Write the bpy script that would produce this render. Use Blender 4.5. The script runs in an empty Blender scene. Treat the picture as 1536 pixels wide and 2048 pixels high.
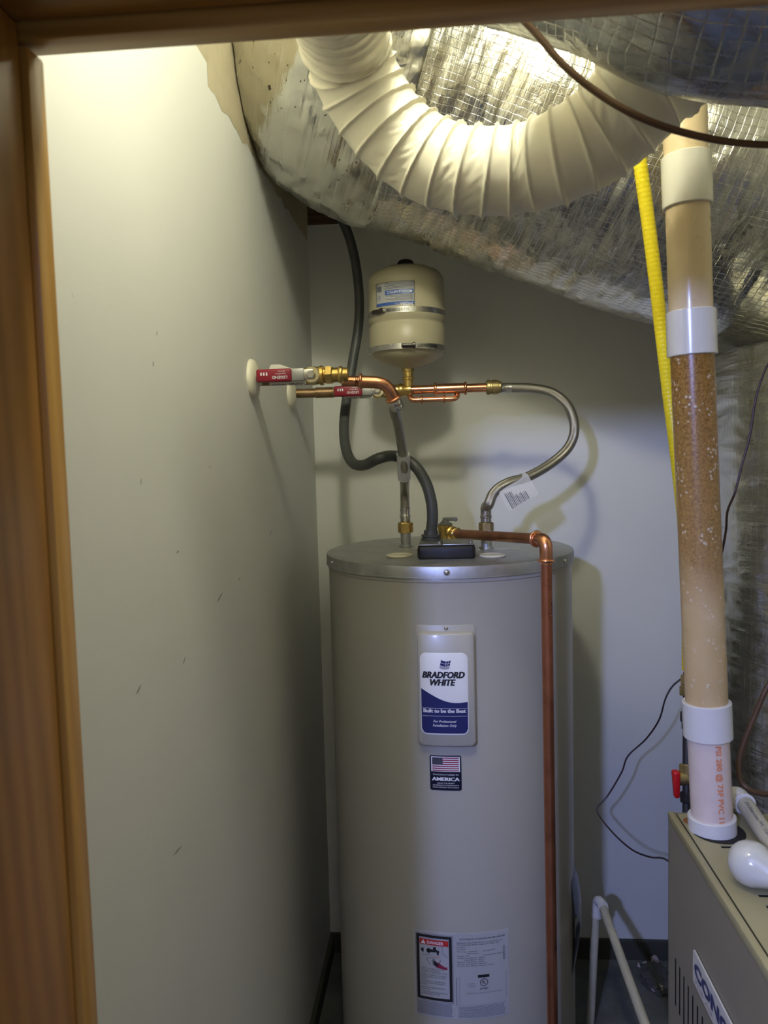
import bpy, bmesh, math, random
from mathutils import Vector, Matrix, noise
random.seed(4)
C = bpy.context.scene.collection
PI = math.pi

# ------------------------------------------------------------------ camera
E = 1.53                                    # eye height above the floor
YAW, PITCH, ROLL, FPX = map(float, (math.radians(4.5), math.radians(4.3), math.radians(1.5), 1540))
def _basis():
    cy, sy, cp, sp = math.cos(YAW), math.sin(YAW), math.cos(PITCH), math.sin(PITCH)
    f = Vector((-sy*cp, cy*cp, -sp)); r = Vector((cy, sy, 0)); u = Vector((-sy*sp, cy*sp, cp))
    c, s = math.cos(ROLL), math.sin(ROLL)
    return r*c - u*s, u*c + r*s, f
R_, U_, F_ = _basis()
cam = bpy.data.objects.new('camera', bpy.data.cameras.new('camera')); C.objects.link(cam)
cam.matrix_world = Matrix(((R_.x, U_.x, -F_.x, 0), (R_.y, U_.y, -F_.y, 0), (R_.z, U_.z, -F_.z, E), (0, 0, 0, 1)))
cam.data.sensor_fit = 'HORIZONTAL'; cam.data.sensor_width = 36; cam.data.lens = 36*FPX/1536
cam.data.clip_start = 0.02
cam.data.dof.use_dof = True; cam.data.dof.focus_distance = 1.7; cam.data.dof.aperture_fstop = 11
bpy.context.scene.camera = cam

# ------------------------------------------------------------------ world, lights, exposure
W = bpy.data.worlds.new('world'); bpy.context.scene.world = W; W.use_nodes = True
W.node_tree.nodes['Background'].inputs[0].default_value = (0.62, 0.58, 0.50, 1)
W.node_tree.nodes['Background'].inputs[1].default_value = 0.23
def point(name, loc, watts, col, rad):
    l = bpy.data.lights.new(name, 'POINT'); l.energy = watts; l.color = col; l.shadow_soft_size = rad
    o = bpy.data.objects.new(name, l); C.objects.link(o); o.location = loc; return o
point('closet_bulb_light', (-0.06, 0.71, E+0.86), 13.5, (0.98, 0.97, 0.78), 0.045)      # bare bulb inside, above the header
point('room_lamp_light', (-0.63, -1.05, E+0.54), 110, (0.34, 0.43, 1.0), 0.045)        # cool lamp in the room, left behind the camera
point('room_fill_light', (0.3, -1.2, E+0.95), 4, (1.0, 0.85, 0.62), 0.12)  # added warm fill from the room side, no known ceiling fixture
vs = bpy.context.scene.view_settings
vs.view_transform = 'Standard'; vs.look = 'None'; vs.gamma = 1; vs.use_curve_mapping = False; vs.exposure = 0.55

# ------------------------------------------------------------------ pixel -> real point at a known depth
def ray(px, py): return R_*((px-768)/FPX) + U_*((1024-py)/FPX) + F_
O = Vector((0, 0, E))
def at(px, py, Y): d = ray(px, py); return O + d*(Y/d.y)
def atX(px, py, X): d = ray(px, py); return O + d*(X/d.x)
def atZ(px, py, z): d = ray(px, py); return O + d*((z-E)/d.z)
def path(l): return [at(*p) for p in l]

# ------------------------------------------------------------------ materials
def nodes(name):
    m = bpy.data.materials.new(name); m.use_nodes = True
    nt = m.node_tree; b = nt.nodes['Principled BSDF']
    return m, nt, b
def N(nt, t, **kw):
    n = nt.nodes.new(t)
    for k, v in kw.items():
        if k in n.inputs.keys() if isinstance(k, str) else False: n.inputs[k].default_value = v
        else: setattr(n, k, v)
    return n
def L(nt, a, b): nt.links.new(a, b)
def coords(nt, kind='Object', scale=(1, 1, 1)):
    tc = nt.nodes.new('ShaderNodeTexCoord'); mp = nt.nodes.new('ShaderNodeMapping'); mp.inputs['Scale'].default_value = scale
    L(nt, tc.outputs[kind], mp.inputs[0]); return mp.outputs[0]
def ramp(nt, fac, stops):
    r = nt.nodes.new('ShaderNodeValToRGB'); e = r.color_ramp.elements
    while len(e) < len(stops): e.new(0.5)
    for el, (p, c) in zip(e, stops):
        el.position = p; el.color = (c[0], c[1], c[2], 1) if isinstance(c, tuple) else (c, c, c, 1)
    L(nt, fac, r.inputs[0]); return r.outputs[0]
def noise_t(nt, vec, scale, detail=4, rough=0.5, dist=0):
    n = nt.nodes.new('ShaderNodeTexNoise'); n.inputs['Scale'].default_value = scale; n.inputs['Detail'].default_value = detail
    n.inputs['Roughness'].default_value = rough; n.inputs['Distortion'].default_value = dist
    L(nt, vec, n.inputs['Vector']); return n.outputs[0]
def bump(nt, b, h, strength, dist):
    n = nt.nodes.new('ShaderNodeBump'); n.inputs['Strength'].default_value = strength; n.inputs['Distance'].default_value = dist
    L(nt, h, n.inputs['Height']); L(nt, n.outputs[0], b.inputs['Normal']); return n
def mixc(nt, fac, a, c, mode='MIX'):
    m = nt.nodes.new('ShaderNodeMix'); m.data_type = 'RGBA'; m.blend_type = mode
    for inp, v in ((m.inputs[0], fac), (m.inputs[6], a), (m.inputs[7], c)):
        if hasattr(v, 'links') or hasattr(v, 'is_linked'): L(nt, v, inp)
        elif isinstance(v, tuple): inp.default_value = (*v, 1)
        else: inp.default_value = v
    return m.outputs[2]
def math_n(nt, op, a, b=0.0, c=None):
    m = nt.nodes.new('ShaderNodeMath'); m.operation = op
    for i, v in enumerate((a, b) if c is None else (a, b, c)):
        if hasattr(v, 'is_linked'): L(nt, v, m.inputs[i])
        else: m.inputs[i].default_value = v
    return m.outputs[0]
_mc = {}
def M(name, col, rough=0.5, metal=0.0, var=0.06, vscale=30, bmp=0.0, bscale=200, coat=0.0, alpha=1.0, trans=0.0):
    """plain procedural material: colour with a little noise in colour, gloss and relief"""
    if name in _mc: return _mc[name]
    m, nt, b = nodes(name)
    v = coords(nt)
    n = noise_t(nt, v, vscale, 5, 0.6)
    hi = tuple(min(1, c*(1+var)) for c in col); lo = tuple(c*(1-var) for c in col)
    L(nt, ramp(nt, n, [(0.3, lo), (0.7, hi)]), b.inputs['Base Color'])
    L(nt, ramp(nt, n, [(0.3, max(0.02, rough-0.05)), (0.7, min(1, rough+0.05))]), b.inputs['Roughness'])
    b.inputs['Metallic'].default_value = metal
    if coat: b.inputs['Coat Weight'].default_value = coat; b.inputs['Coat Roughness'].default_value = 0.1
    if alpha < 1: b.inputs['Alpha'].default_value = alpha
    if trans: b.inputs['Transmission Weight'].default_value = trans
    if bmp: bump(nt, b, noise_t(nt, v, bscale, 3), bmp, 0.001)
    _mc[name] = m; return m

def paint_mat():
    m, nt, b = nodes('wall_paint'); v = coords(nt)
    big = noise_t(nt, v, 2.2, 3, 0.5); fine = noise_t(nt, v, 260, 3, 0.6)
    base = ramp(nt, big, [(0.3, (0.69, 0.69, 0.635)), (0.7, (0.74, 0.735, 0.68))])
    mp = nt.nodes.new('ShaderNodeMapping'); mp.inputs['Scale'].default_value = (14, 14, 5); L(nt, v, mp.inputs[0])
    sp = noise_t(nt, mp.outputs[0], 1.6, 6, 0.75, 0.6)
    scuff = ramp(nt, sp, [(0.70, 0.0), (0.76, 0.5)])
    L(nt, mixc(nt, scuff, base, (0.36, 0.35, 0.32)), b.inputs['Base Color'])
    b.inputs['Roughness'].default_value = 0.55; b.inputs['Specular IOR Level'].default_value = 0.3
    bump(nt, b, fine, 0.25, 0.0008); return m
def wood_mat(name, c0, c1, c2, axis='Z', rough=0.35):
    m, nt, b = nodes(name)
    sc = {'Z': (16, 16, 1.1), 'X': (1.1, 16, 16)}[axis]
    v = coords(nt, 'Object', sc)
    w = nt.nodes.new('ShaderNodeTexWave'); w.wave_type = 'BANDS'; w.bands_direction = 'DIAGONAL'
    w.inputs['Scale'].default_value = 1.6; w.inputs['Distortion'].default_value = 5.0; w.inputs['Detail'].default_value = 3; w.inputs['Detail Scale'].default_value = 0.8
    L(nt, v, w.inputs[0]); n = noise_t(nt, v, 6, 6, 0.6)
    f = math_n(nt, 'MULTIPLY_ADD', w.outputs[1], 0.4, math_n(nt, 'MULTIPLY', n, 0.6))
    col = ramp(nt, f, [(0.2, c0), (0.5, c1), (0.85, c2)])
    vo = nt.nodes.new('ShaderNodeTexVoronoi'); vo.inputs['Scale'].default_value = 5.5
    L(nt, coords(nt, 'Object', (1, 1, 0.6) if axis == 'Z' else (0.6, 1, 1)), vo.inputs['Vector'])
    knot = ramp(nt, vo.outputs['Distance'], [(0.02, 1.0), (0.05, 0.0)])
    L(nt, mixc(nt, knot, col, tuple(x*0.3 for x in c0)), b.inputs['Base Color'])
    b.inputs['Roughness'].default_value = rough; bump(nt, b, f, 0.04, 0.001); return m

def foil_mat(name, scrim=True, rough=0.2, tint=(0.80, 0.79, 0.74), crink=1.0, dirt=0.0, ax=(60, 9), facet=24, streak=1.0, fa=0.9, na=0.8, sg=0.2):
    """foil facing: anisotropic crinkles, square scrim thread grid (UV in metres)"""
    m, nt, b = nodes(name); uv = coords(nt, 'UV')
    mp = nt.nodes.new('ShaderNodeMapping'); mp.inputs['Scale'].default_value = (ax[0], ax[1], 1); L(nt, uv, mp.inputs[0])
    n1 = noise_t(nt, mp.outputs[0], 1.0, 6, 0.68, 0.9)
    n2 = noise_t(nt, uv, 17, 3, 0.55, 2.2)
    oc = nt.nodes.new('ShaderNodeTexCoord').outputs['Object']
    wv = nt.nodes.new('ShaderNodeTexNoise'); wv.inputs['Scale'].default_value = 16; wv.inputs['Detail'].default_value = 3; L(nt, oc, wv.inputs['Vector'])
    vm = nt.nodes.new('ShaderNodeVectorMath'); vm.operation = 'MULTIPLY_ADD'; L(nt, wv.outputs['Color'], vm.inputs[0]); vm.inputs[1].default_value = (0.07, 0.07, 0.07); L(nt, oc, vm.inputs[2])
    vf = nt.nodes.new('ShaderNodeTexVoronoi'); vf.inputs['Scale'].default_value = facet; L(nt, vm.outputs[0], vf.inputs['Vector'])
    h = math_n(nt, 'ADD', math_n(nt, 'MULTIPLY', n1, streak), math_n(nt, 'ADD', math_n(nt, 'MULTIPLY', n2, na), math_n(nt, 'MULTIPLY', vf.outputs['Distance'], fa)))
    if scrim:
        s = nt.nodes.new('ShaderNodeSeparateXYZ'); L(nt, uv, s.inputs[0])
        wob = noise_t(nt, uv, 12, 2)
        lines = []
        for o in (0, 1):
            a = math_n(nt, 'MULTIPLY_ADD', s.outputs[o], 78.0, math_n(nt, 'MULTIPLY', wob, 1.2))
            fr = math_n(nt, 'FRACT', a); d = math_n(nt, 'ABSOLUTE', math_n(nt, 'SUBTRACT', fr, 0.5))
            lines.append(ramp(nt, d, [(0.0, 1.0), (0.05, 0.0)]))
        g = math_n(nt, 'MAXIMUM', lines[0], lines[1])
        h = math_n(nt, 'ADD', h, math_n(nt, 'MULTIPLY', g, sg))
        col = mixc(nt, math_n(nt, 'MULTIPLY', g, sg*2.0), tint, (0.45, 0.43, 0.38))
    else: col = mixc(nt, 0.0, tint, tint)
    if dirt:
        sp = noise_t(nt, oc, 75, 2, 0.5); fld = noise_t(nt, oc, 9, 2)
        col = mixc(nt, math_n(nt, 'MULTIPLY', ramp(nt, sp, [(0.69, 0.0), (0.71, dirt)]), ramp(nt, fld, [(0.48, 0.0), (0.52, 1.0)])), col, (0.05, 0.04, 0.035))
    L(nt, col, b.inputs['Base Color']); b.inputs['Metallic'].default_value = 1.0
    L(nt, ramp(nt, n2, [(0.35, rough*0.8), (0.7, rough*1.7)]), b.inputs['Roughness'])
    bump(nt, b, h, 0.55*crink, 0.004); return m

def vent_mat():
    """stained vent pipe: amber mottled stain with bare flecks in the middle length, clean tan below"""
    m, nt, b = nodes('stained_vent_plastic')
    tc = nt.nodes.new('ShaderNodeTexCoord'); s = nt.nodes.new('ShaderNodeSeparateXYZ'); L(nt, tc.outputs['Object'], s.inputs[0])
    v = tc.outputs['Object']
    n = noise_t(nt, v, 260, 5, 0.7); nb = noise_t(nt, v, 22, 3)
    z = math_n(nt, 'ADD', s.outputs[2], math_n(nt, 'MULTIPLY', math_n(nt, 'SUBTRACT', nb, 0.5), 0.12))
    mr = nt.nodes.new('ShaderNodeMapRange'); mr.inputs['From Min'].default_value = E-0.245; mr.inputs['From Max'].default_value = E-0.16
    L(nt, z, mr.inputs[0])
    clean = ramp(nt, nb, [(0.3, (0.57, 0.41, 0.19)), (0.7, (0.64, 0.47, 0.25))])
    mr2 = nt.nodes.new('ShaderNodeMapRange'); mr2.inputs['From Min'].default_value = E-0.2; mr2.inputs['From Max'].default_value = E+0.13
    L(nt, z, mr2.inputs[0])
    stain = ramp(nt, n, [(0.36, (0.14, 0.06, 0.008)), (0.5, (0.30, 0.145, 0.025)), (0.64, (0.42, 0.23, 0.055))])
    stain = mixc(nt, mr2.outputs[0], mixc(nt, 0.3, stain, clean), stain)
    col = mixc(nt, mr.outputs[0], clean, stain)
    vo = nt.nodes.new('ShaderNodeTexVoronoi'); vo.inputs['Scale'].default_value = 130; L(nt, v, vo.inputs['Vector'])
    pick = ramp(nt, noise_t(nt, v, 34, 2), [(0.52, 0.0), (0.58, 1.0)])
    fl = ramp(nt, vo.outputs['Distance'], [(0.24, 1.0), (0.32, 0.0)])
    L(nt, mixc(nt, math_n(nt, 'MULTIPLY', math_n(nt, 'MULTIPLY', fl, pick), 0.75), col, (0.72, 0.62, 0.46)), b.inputs['Base Color'])
    b.inputs['Roughness'].default_value = 0.3; return m

def uv_ring_mat(name, col, rough, metal, su, sv, depth, mottling=None):
    """woven / ribbed sleeve from UVs in metres"""
    m, nt, b = nodes(name); uv = coords(nt, 'UV'); s = nt.nodes.new('ShaderNodeSeparateXYZ'); L(nt, uv, s.inputs[0])
    a = math_n(nt, 'SINE', math_n(nt, 'MULTIPLY', math_n(nt, 'ADD', math_n(nt, 'MULTIPLY', s.outputs[0], su), math_n(nt, 'MULTIPLY', s.outputs[1], sv)), 2*PI))
    c = math_n(nt, 'SINE', math_n(nt, 'MULTIPLY', math_n(nt, 'SUBTRACT', math_n(nt, 'MULTIPLY', s.outputs[0], su), math_n(nt, 'MULTIPLY', s.outputs[1], sv)), 2*PI))
    h = math_n(nt, 'MAXIMUM', a, c)
    lo = tuple(x*(0.6 if metal else 0.88) for x in col)
    base = ramp(nt, h, [(0.0, lo), (0.8, col)])
    if mottling:
        n = noise_t(nt, coords(nt, 'UV', mottling[1]), 1, 4, 0.7); base = mixc(nt, ramp(nt, n, mottling[2]), base, mottling[0])
    L(nt, base, b.inputs['Base Color']); b.inputs['Roughness'].default_value = rough; b.inputs['Metallic'].default_value = metal
    bump(nt, b, h, 0.5, depth); return m

PAINT = paint_mat()
JAMB = wood_mat('honey_pine', (0.26, 0.12, 0.02), (0.32, 0.15, 0.028), (0.38, 0.19, 0.04))
JAMBX = wood_mat('honey_pine_header', (0.26, 0.12, 0.02), (0.32, 0.15, 0.028), (0.38, 0.19, 0.04), 'X')
STOP = wood_mat('lit_pine_edge', (0.40, 0.21, 0.045), (0.46, 0.25, 0.06), (0.52, 0.30, 0.08))  # jamb pine lightened, the light on the strip is put into its colour
STOPX = wood_mat('lit_pine_edge_header', (0.32, 0.17, 0.045), (0.46, 0.27, 0.075), (0.55, 0.34, 0.11), 'X')  # header strip likewise lightened for the light falling on it
DARKWOOD = wood_mat('rough_framing_wood', (0.07, 0.04, 0.02), (0.12, 0.07, 0.035), (0.17, 0.10, 0.05), 'X', 0.8)
BARE = M('bare_drywall_paper', (0.46, 0.40, 0.27), 0.9, bmp=0.2)
FLOORM = M('concrete_floor', (0.10, 0.105, 0.09), 0.85, var=0.35, vscale=14, bmp=0.6, bscale=60)
FOIL = foil_mat('scrim_foil', True, 0.14, (0.78, 0.77, 0.72), 0.85, 0, (42, 5), 20, 1.6); FOILS = foil_mat('foil_sheet', False, 0.22, (0.67, 0.66, 0.60), 1.5, 0.9, (9, 9), 13, 0.9, 1.8, 1.0)
FOILP = foil_mat('plenum_foil', True, 0.13, (0.62, 0.62, 0.59), 1.0, 0, (3.0, 40), 12, 2.2, 0.5, 0.6, 0.07); FOILN = foil_mat('near_duct_foil', True, 0.22, (0.50, 0.51, 0.50), 0.7, 0, (16, 40))
HOSEW = M('white_vinyl', (0.74, 0.69, 0.54), 0.42, var=0.03)
TANKP = M('tank_enamel', (0.42, 0.405, 0.355), 0.33, var=0.008, vscale=3, coat=0.15)
GALV = M('galvanized_steel', (0.52, 0.53, 0.53), 0.46, 0.9, var=0.16, vscale=25)
CHROME = M('zinc_steel', (0.62, 0.61, 0.58), 0.25, 0.95, var=0.08, vscale=60)
COPPER = M('copper', (0.76, 0.36, 0.20), 0.22, 0.95, var=0.16, vscale=22)
COPPERD = M('tarnished_copper', (0.40, 0.17, 0.08), 0.36, 0.85, var=0.25, vscale=26)
COPPERB = M('brown_old_copper', (0.26, 0.16, 0.08), 0.45, 0.7, var=0.25, vscale=30)
BRASS = M('brass', (0.68, 0.48, 0.16), 0.26, 0.95, var=0.12, vscale=40)
BRASSD = M('dull_brass', (0.42, 0.33, 0.15), 0.38, 0.85, var=0.2, vscale=40)
BLACK = M('black_plastic', (0.008, 0.008, 0.010), 0.5, var=0.2)
GREYP = M('grey_pvc_conduit', (0.075, 0.08, 0.078), 0.42, var=0.12, vscale=60)
GREYD = M('grey_plastic', (0.14, 0.14, 0.14), 0.5)
IVORY = M('ivory_plastic', (0.70, 0.66, 0.52), 0.35, var=0.03)
WHITEP = M('white_pvc', (0.74, 0.71, 0.60), 0.22, var=0.02, coat=0.3)
WHITEB = M('bluish_white_pvc', (0.72, 0.70, 0.66), 0.35, var=0.03)
TANP = M('tan_aged_pvc', (0.70, 0.55, 0.33), 0.3, var=0.05, coat=0.2, vscale=18)
PINKP = M('pale_pink_pvc', (0.72, 0.60, 0.52), 0.38, var=0.05)
PVCS = M('aged_small_pvc', (0.50, 0.47, 0.36), 0.45, var=0.12, vscale=25)
VENT = vent_mat()
BEIGE = M('beige_enamel', (0.44, 0.40, 0.27), 0.38, var=0.05, vscale=10)
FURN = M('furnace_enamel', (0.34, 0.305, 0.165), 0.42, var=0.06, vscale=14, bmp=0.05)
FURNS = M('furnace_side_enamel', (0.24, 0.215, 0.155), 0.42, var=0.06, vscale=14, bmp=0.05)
DARK = M('interior_shade', (0.012, 0.011, 0.010), 0.8)  # near-black colour for the shade inside slots and gaps
RED = M('red_vinyl', (0.26, 0.012, 0.03), 0.35, var=0.05); REDB = M('bright_red_plastic', (0.50, 0.008, 0.012), 0.35)
WIREB = M('brown_cable_sheath', (0.10, 0.052, 0.022), 0.45, var=0.15); WIRED = M('dark_maroon_wire', (0.045, 0.02, 0.02), 0.4)
IRON = M('black_iron', (0.03, 0.026, 0.024), 0.5, 0.3)
PAPER = M('white_label', (0.78, 0.78, 0.79), 0.4, var=0.01); PAPERT = M('white_paper_tag', (0.68, 0.67, 0.60), 0.5, var=0.02)
NAVY = M('navy_ink', (0.016, 0.022, 0.12), 0.35, var=0.03); NAVYD = M('dark_navy_ink', (0.008, 0.009, 0.03), 0.35); INK = M('black_ink', (0.015, 0.014, 0.018), 0.5); INKW = M('white_ink', (0.80, 0.80, 0.84), 0.5, var=0.01)
INKG = M('grey_ink', (0.16, 0.16, 0.20), 0.5); INKR = M('red_ink', (0.50, 0.03, 0.03), 0.4); INKFR = M('dark_red_ink', (0.27, 0.02, 0.06), 0.4); INKB = M('blue_ink', (0.04, 0.10, 0.36), 0.4); INKO = M('orange_ink', (0.75, 0.26, 0.10), 0.5); SILV = M('silver_ink', (0.42, 0.42, 0.48), 0.3, 0.3)
GLASSB = M('frosted_glass', (0.60, 0.60, 0.54), 0.12, var=0.02, coat=0.8)
CLEAR = M('clear_tag_film', (0.85, 0.86, 0.90), 0.15, alpha=0.62, coat=0.5)
STEELB = uv_ring_mat('stainless_braid', (0.52, 0.49, 0.42), 0.26, 0.95, 420, 369, 0.0006)
YEL = uv_ring_mat('yellow_gas_tubing', (0.85, 0.68, 0.02), 0.35, 0.0, 133, 0, 0.0001, ((0.06, 0.05, 0.01), (170, 110, 1), [(0.66, 0.0), (0.69, 0.85)]))
DEBRIS = M('grey_rag', (0.07, 0.07, 0.062), 0.9, var=0.3, vscale=60, bmp=0.6, bscale=90); CHIP = M('pinkish_chip', (0.42, 0.34, 0.31), 0.8, var=0.25, vscale=90)

# ------------------------------------------------------------------ objects
def tag(o, label=None, cat=None, group=None, kind=None):
    if label: o['label'] = label
    if cat: o['category'] = cat
    if group: o['group'] = group
    if kind: o['kind'] = kind
    return o
def thing(name, label, cat, loc=(0, 0, 0), group=None):
    o = bpy.data.objects.new(name, None); C.objects.link(o); o.location = loc; o.empty_display_size = 0.02
    bpy.context.view_layer.update(); return tag(o, label, cat, group)
def link(name, bm, mat, parent=None, smooth=True, sharp=35):
    me = bpy.data.meshes.new(name); bm.normal_update()
    bm.to_mesh(me); bm.free()
    for m in (mat if isinstance(mat, (list, tuple)) else [mat]): me.materials.append(m)
    if smooth:
        me.polygons.foreach_set('use_smooth', [True]*len(me.polygons))
        me.set_sharp_from_angle(angle=math.radians(sharp))
    o = bpy.data.objects.new(name, me); C.objects.link(o)
    if parent: o.parent = parent; o.matrix_parent_inverse = world_of(parent).inverted()
    return o
def world_of(o):
    m = Matrix.Translation(o.location)
    return (world_of(o.parent) @ o.matrix_parent_inverse @ m) if o.parent else m
def frame_for(d):
    d = d.normalized(); a = Vector((0, 0, 1)) if abs(d.z) < 0.95 else Vector((0, 1, 0))
    x = d.cross(a).normalized(); return x, x.cross(d).normalized(), d
def catmull(pts, n=10):
    p = [pts[0]*2-pts[1]] + list(pts) + [pts[-1]*2-pts[-2]]; out = []
    for i in range(1, len(p)-2):
        # centripetal-ish
        for k in range(n):
            t = k/n; a, b, c, d = p[i-1], p[i], p[i+1], p[i+2]
            out.append(0.5*((2*b)+(c-a)*t+(2*a-5*b+4*c-d)*t*t+(3*b-3*c+d-a)*t**3))
    out.append(pts[-1].copy()); return out
def resample(pts, step):
    L_ = [0]
    for a, b in zip(pts, pts[1:]): L_.append(L_[-1]+(b-a).length)
    n = max(2, int(L_[-1]/step)+1); out = []; j = 0
    for i in range(n):
        s = L_[-1]*i/(n-1)
        while j < len(L_)-2 and L_[j+1] < s: j += 1
        t = (s-L_[j])/max(1e-9, L_[j+1]-L_[j]); out.append(pts[j].lerp(pts[j+1], t))
    return out, L_[-1]
def fillet(pts, r, n=7):
    out = [pts[0]]
    for a, b, c in zip(pts, pts[1:], pts[2:]):
        d1 = (a-b).normalized(); d2 = (c-b).normalized(); k = min(r, (a-b).length*0.48, (c-b).length*0.48)
        p, q = b+d1*k, b+d2*k
        for i in range(n+1):
            t = i/n; out.append(p*(1-t)**2+b*2*t*(1-t)+q*t*t)
    out.append(pts[-1]); return out
def sweep_bm(pts, r, seg=16, caps=True, bm=None, uv=True, squash=None):
    """tube along pts; r constant or r(s, theta, i)"""
    bm = bm or bmesh.new(); uvl = bm.loops.layers.uv.verify()
    T = []
    for i in range(len(pts)):
        a = pts[max(0, i-1)]; b = pts[min(len(pts)-1, i+1)]; T.append((b-a).normalized())
    x, y, _ = frame_for(T[0]); rings = []; s = 0; S = []
    for i, p in enumerate(pts):
        if i:
            s += (p-pts[i-1]).length
            x = (x - T[i]*x.dot(T[i])).normalized(); y = T[i].cross(x)
        S.append(s); ring = []
        for k in range(seg):
            th = 2*PI*k/seg; rr = r(s, th, i) if callable(r) else r
            off = x*math.cos(th)+y*math.sin(th)
            ring.append(bm.verts.new(p+off*rr))
        rings.append(ring)
    r0 = r if not callable(r) else r(0, 0, 0)
    for i in range(len(rings)-1):
        for k in range(seg):
            f = bm.faces.new((rings[i][k], rings[i][(k+1) % seg], rings[i+1][(k+1) % seg], rings[i+1][k]))
            for lp, (uu, kk) in zip(f.loops, ((S[i], k), (S[i], k+1), (S[i+1], k+1), (S[i+1], k))): lp[uvl].uv = (uu, kk*2*PI/seg*r0)
    if caps:
        bm.faces.new(list(reversed(rings[0]))); bm.faces.new(rings[-1])
    bmesh.ops.recalc_face_normals(bm, faces=bm.faces); return bm
def tube(name, pts, r, mat, parent=None, seg=16, **kw): return link(name, sweep_bm(pts, r, seg, **kw), mat, parent)
def curve_tube(name, ctrl, r, mat, parent=None, seg=14, step=0.01):
    p, _ = resample(catmull(ctrl), step); return tube(name, p, r, mat, parent, seg)
def lathe_bm(prof, origin, axis, seg=24, bm=None, rot=0.0):
    """profile (radius, height along axis)"""
    bm = bm or bmesh.new(); uvl = bm.loops.layers.uv.verify(); x, y, z = frame_for(axis); rings = []
    for r, h in prof:
        if r < 1e-6: rings.append([bm.verts.new(origin+z*h)])
        else: rings.append([bm.verts.new(origin+z*h+(x*math.cos(rot+2*PI*k/seg)+y*math.sin(rot+2*PI*k/seg))*r) for k in range(seg)])
    for a, b in zip(rings, rings[1:]):
        for k in range(seg):
            va = [a[k % len(a)], a[(k+1) % len(a)]] if len(a) > 1 else [a[0]]
            vb = [b[(k+1) % len(b)], b[k % len(b)]] if len(b) > 1 else [b[0]]
            if len(va)+len(vb) >= 3: bm.faces.new(va+vb)
    for rg in (rings[0], rings[-1]):
        if len(rg) > 1: bm.faces.new(rg)
    bmesh.ops.recalc_face_normals(bm, faces=bm.faces); return bm
def lathe(name, prof, origin, axis, mat, parent=None, seg=24, rot=0.0, sharp=35): return link(name, lathe_bm(prof, Vector(origin), Vector(axis), seg, None, rot), mat, parent, sharp=sharp)
def cyl(name, a, b, r, mat, parent=None, seg=20, ch=0.0006):
    h = (b-a).length; return lathe(name, [(r-ch, 0), (r, ch), (r, h-ch), (r-ch, h)], a, b-a, mat, parent, seg)
def hexnut(name, a, b, r, mat, parent=None):
    h = (b-a).length; c = h*0.12
    return lathe(name, [(r*0.88, 0), (r, c), (r, h-c), (r*0.88, h)], a, b-a, mat, parent, 6, sharp=20)
def bead(name, p, d, r, t, mat, parent):     # rolled ring of a press fitting
    prof = [(r*0.9, -t)] + [(r*0.9+t*1.0*math.sin(PI*i/6)+r*0.08, -t*math.cos(PI*i/6)) for i in range(7)] + [(r*0.9, t)]
    return lathe(name, prof, p, d, mat, parent, 24)
def box_bm(c0, c1, bev=0.0, bm=None, seg=2):
    bm = bm or bmesh.new(); x0, y0, z0 = c0; x1, y1, z1 = c1
    v = [bm.verts.new(p) for p in ((x0, y0, z0), (x1, y0, z0), (x1, y1, z0), (x0, y1, z0), (x0, y0, z1), (x1, y0, z1), (x1, y1, z1), (x0, y1, z1))]
    fs = [bm.faces.new([v[i] for i in f]) for f in ((3, 2, 1, 0), (4, 5, 6, 7), (0, 1, 5, 4), (1, 2, 6, 5), (2, 3, 7, 6), (3, 0, 4, 7))]
    if bev: bmesh.ops.bevel(bm, geom=list({e for f in fs for e in f.edges}), offset=bev, segments=seg, affect='EDGES', profile=0.5)
    return bm
def box(name, c0, c1, mat, parent=None, bev=0.0): return link(name, box_bm(c0, c1, bev), mat, parent)
def slab_bm(fn, outline, th, n=1):
    """solid plate: outline (u,v) list mapped by fn(u,v,offset)"""
    bm = bmesh.new(); a = [bm.verts.new(fn(u, v, 0)) for u, v in outline]; b = [bm.verts.new(fn(u, v, th)) for u, v in outline]
    m = len(a)
    bm.faces.new(list(reversed(a))); bm.faces.new(b)
    for i in range(m): bm.faces.new((a[i], a[(i+1) % m], b[(i+1) % m], b[i]))
    bmesh.ops.recalc_face_normals(bm, faces=bm.faces); return bm
def rrect(u0, v0, u1, v1, r, n=5):
    out = []
    for cx, cy, a in ((u1-r, v1-r, 0), (u0+r, v1-r, 90), (u0+r, v0+r, 180), (u1-r, v0+r, 270)):
        for i in range(n+1):
            t = math.radians(a+90*i/n); out.append((cx+r*math.cos(t), cy+r*math.sin(t)))
    return out

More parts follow.
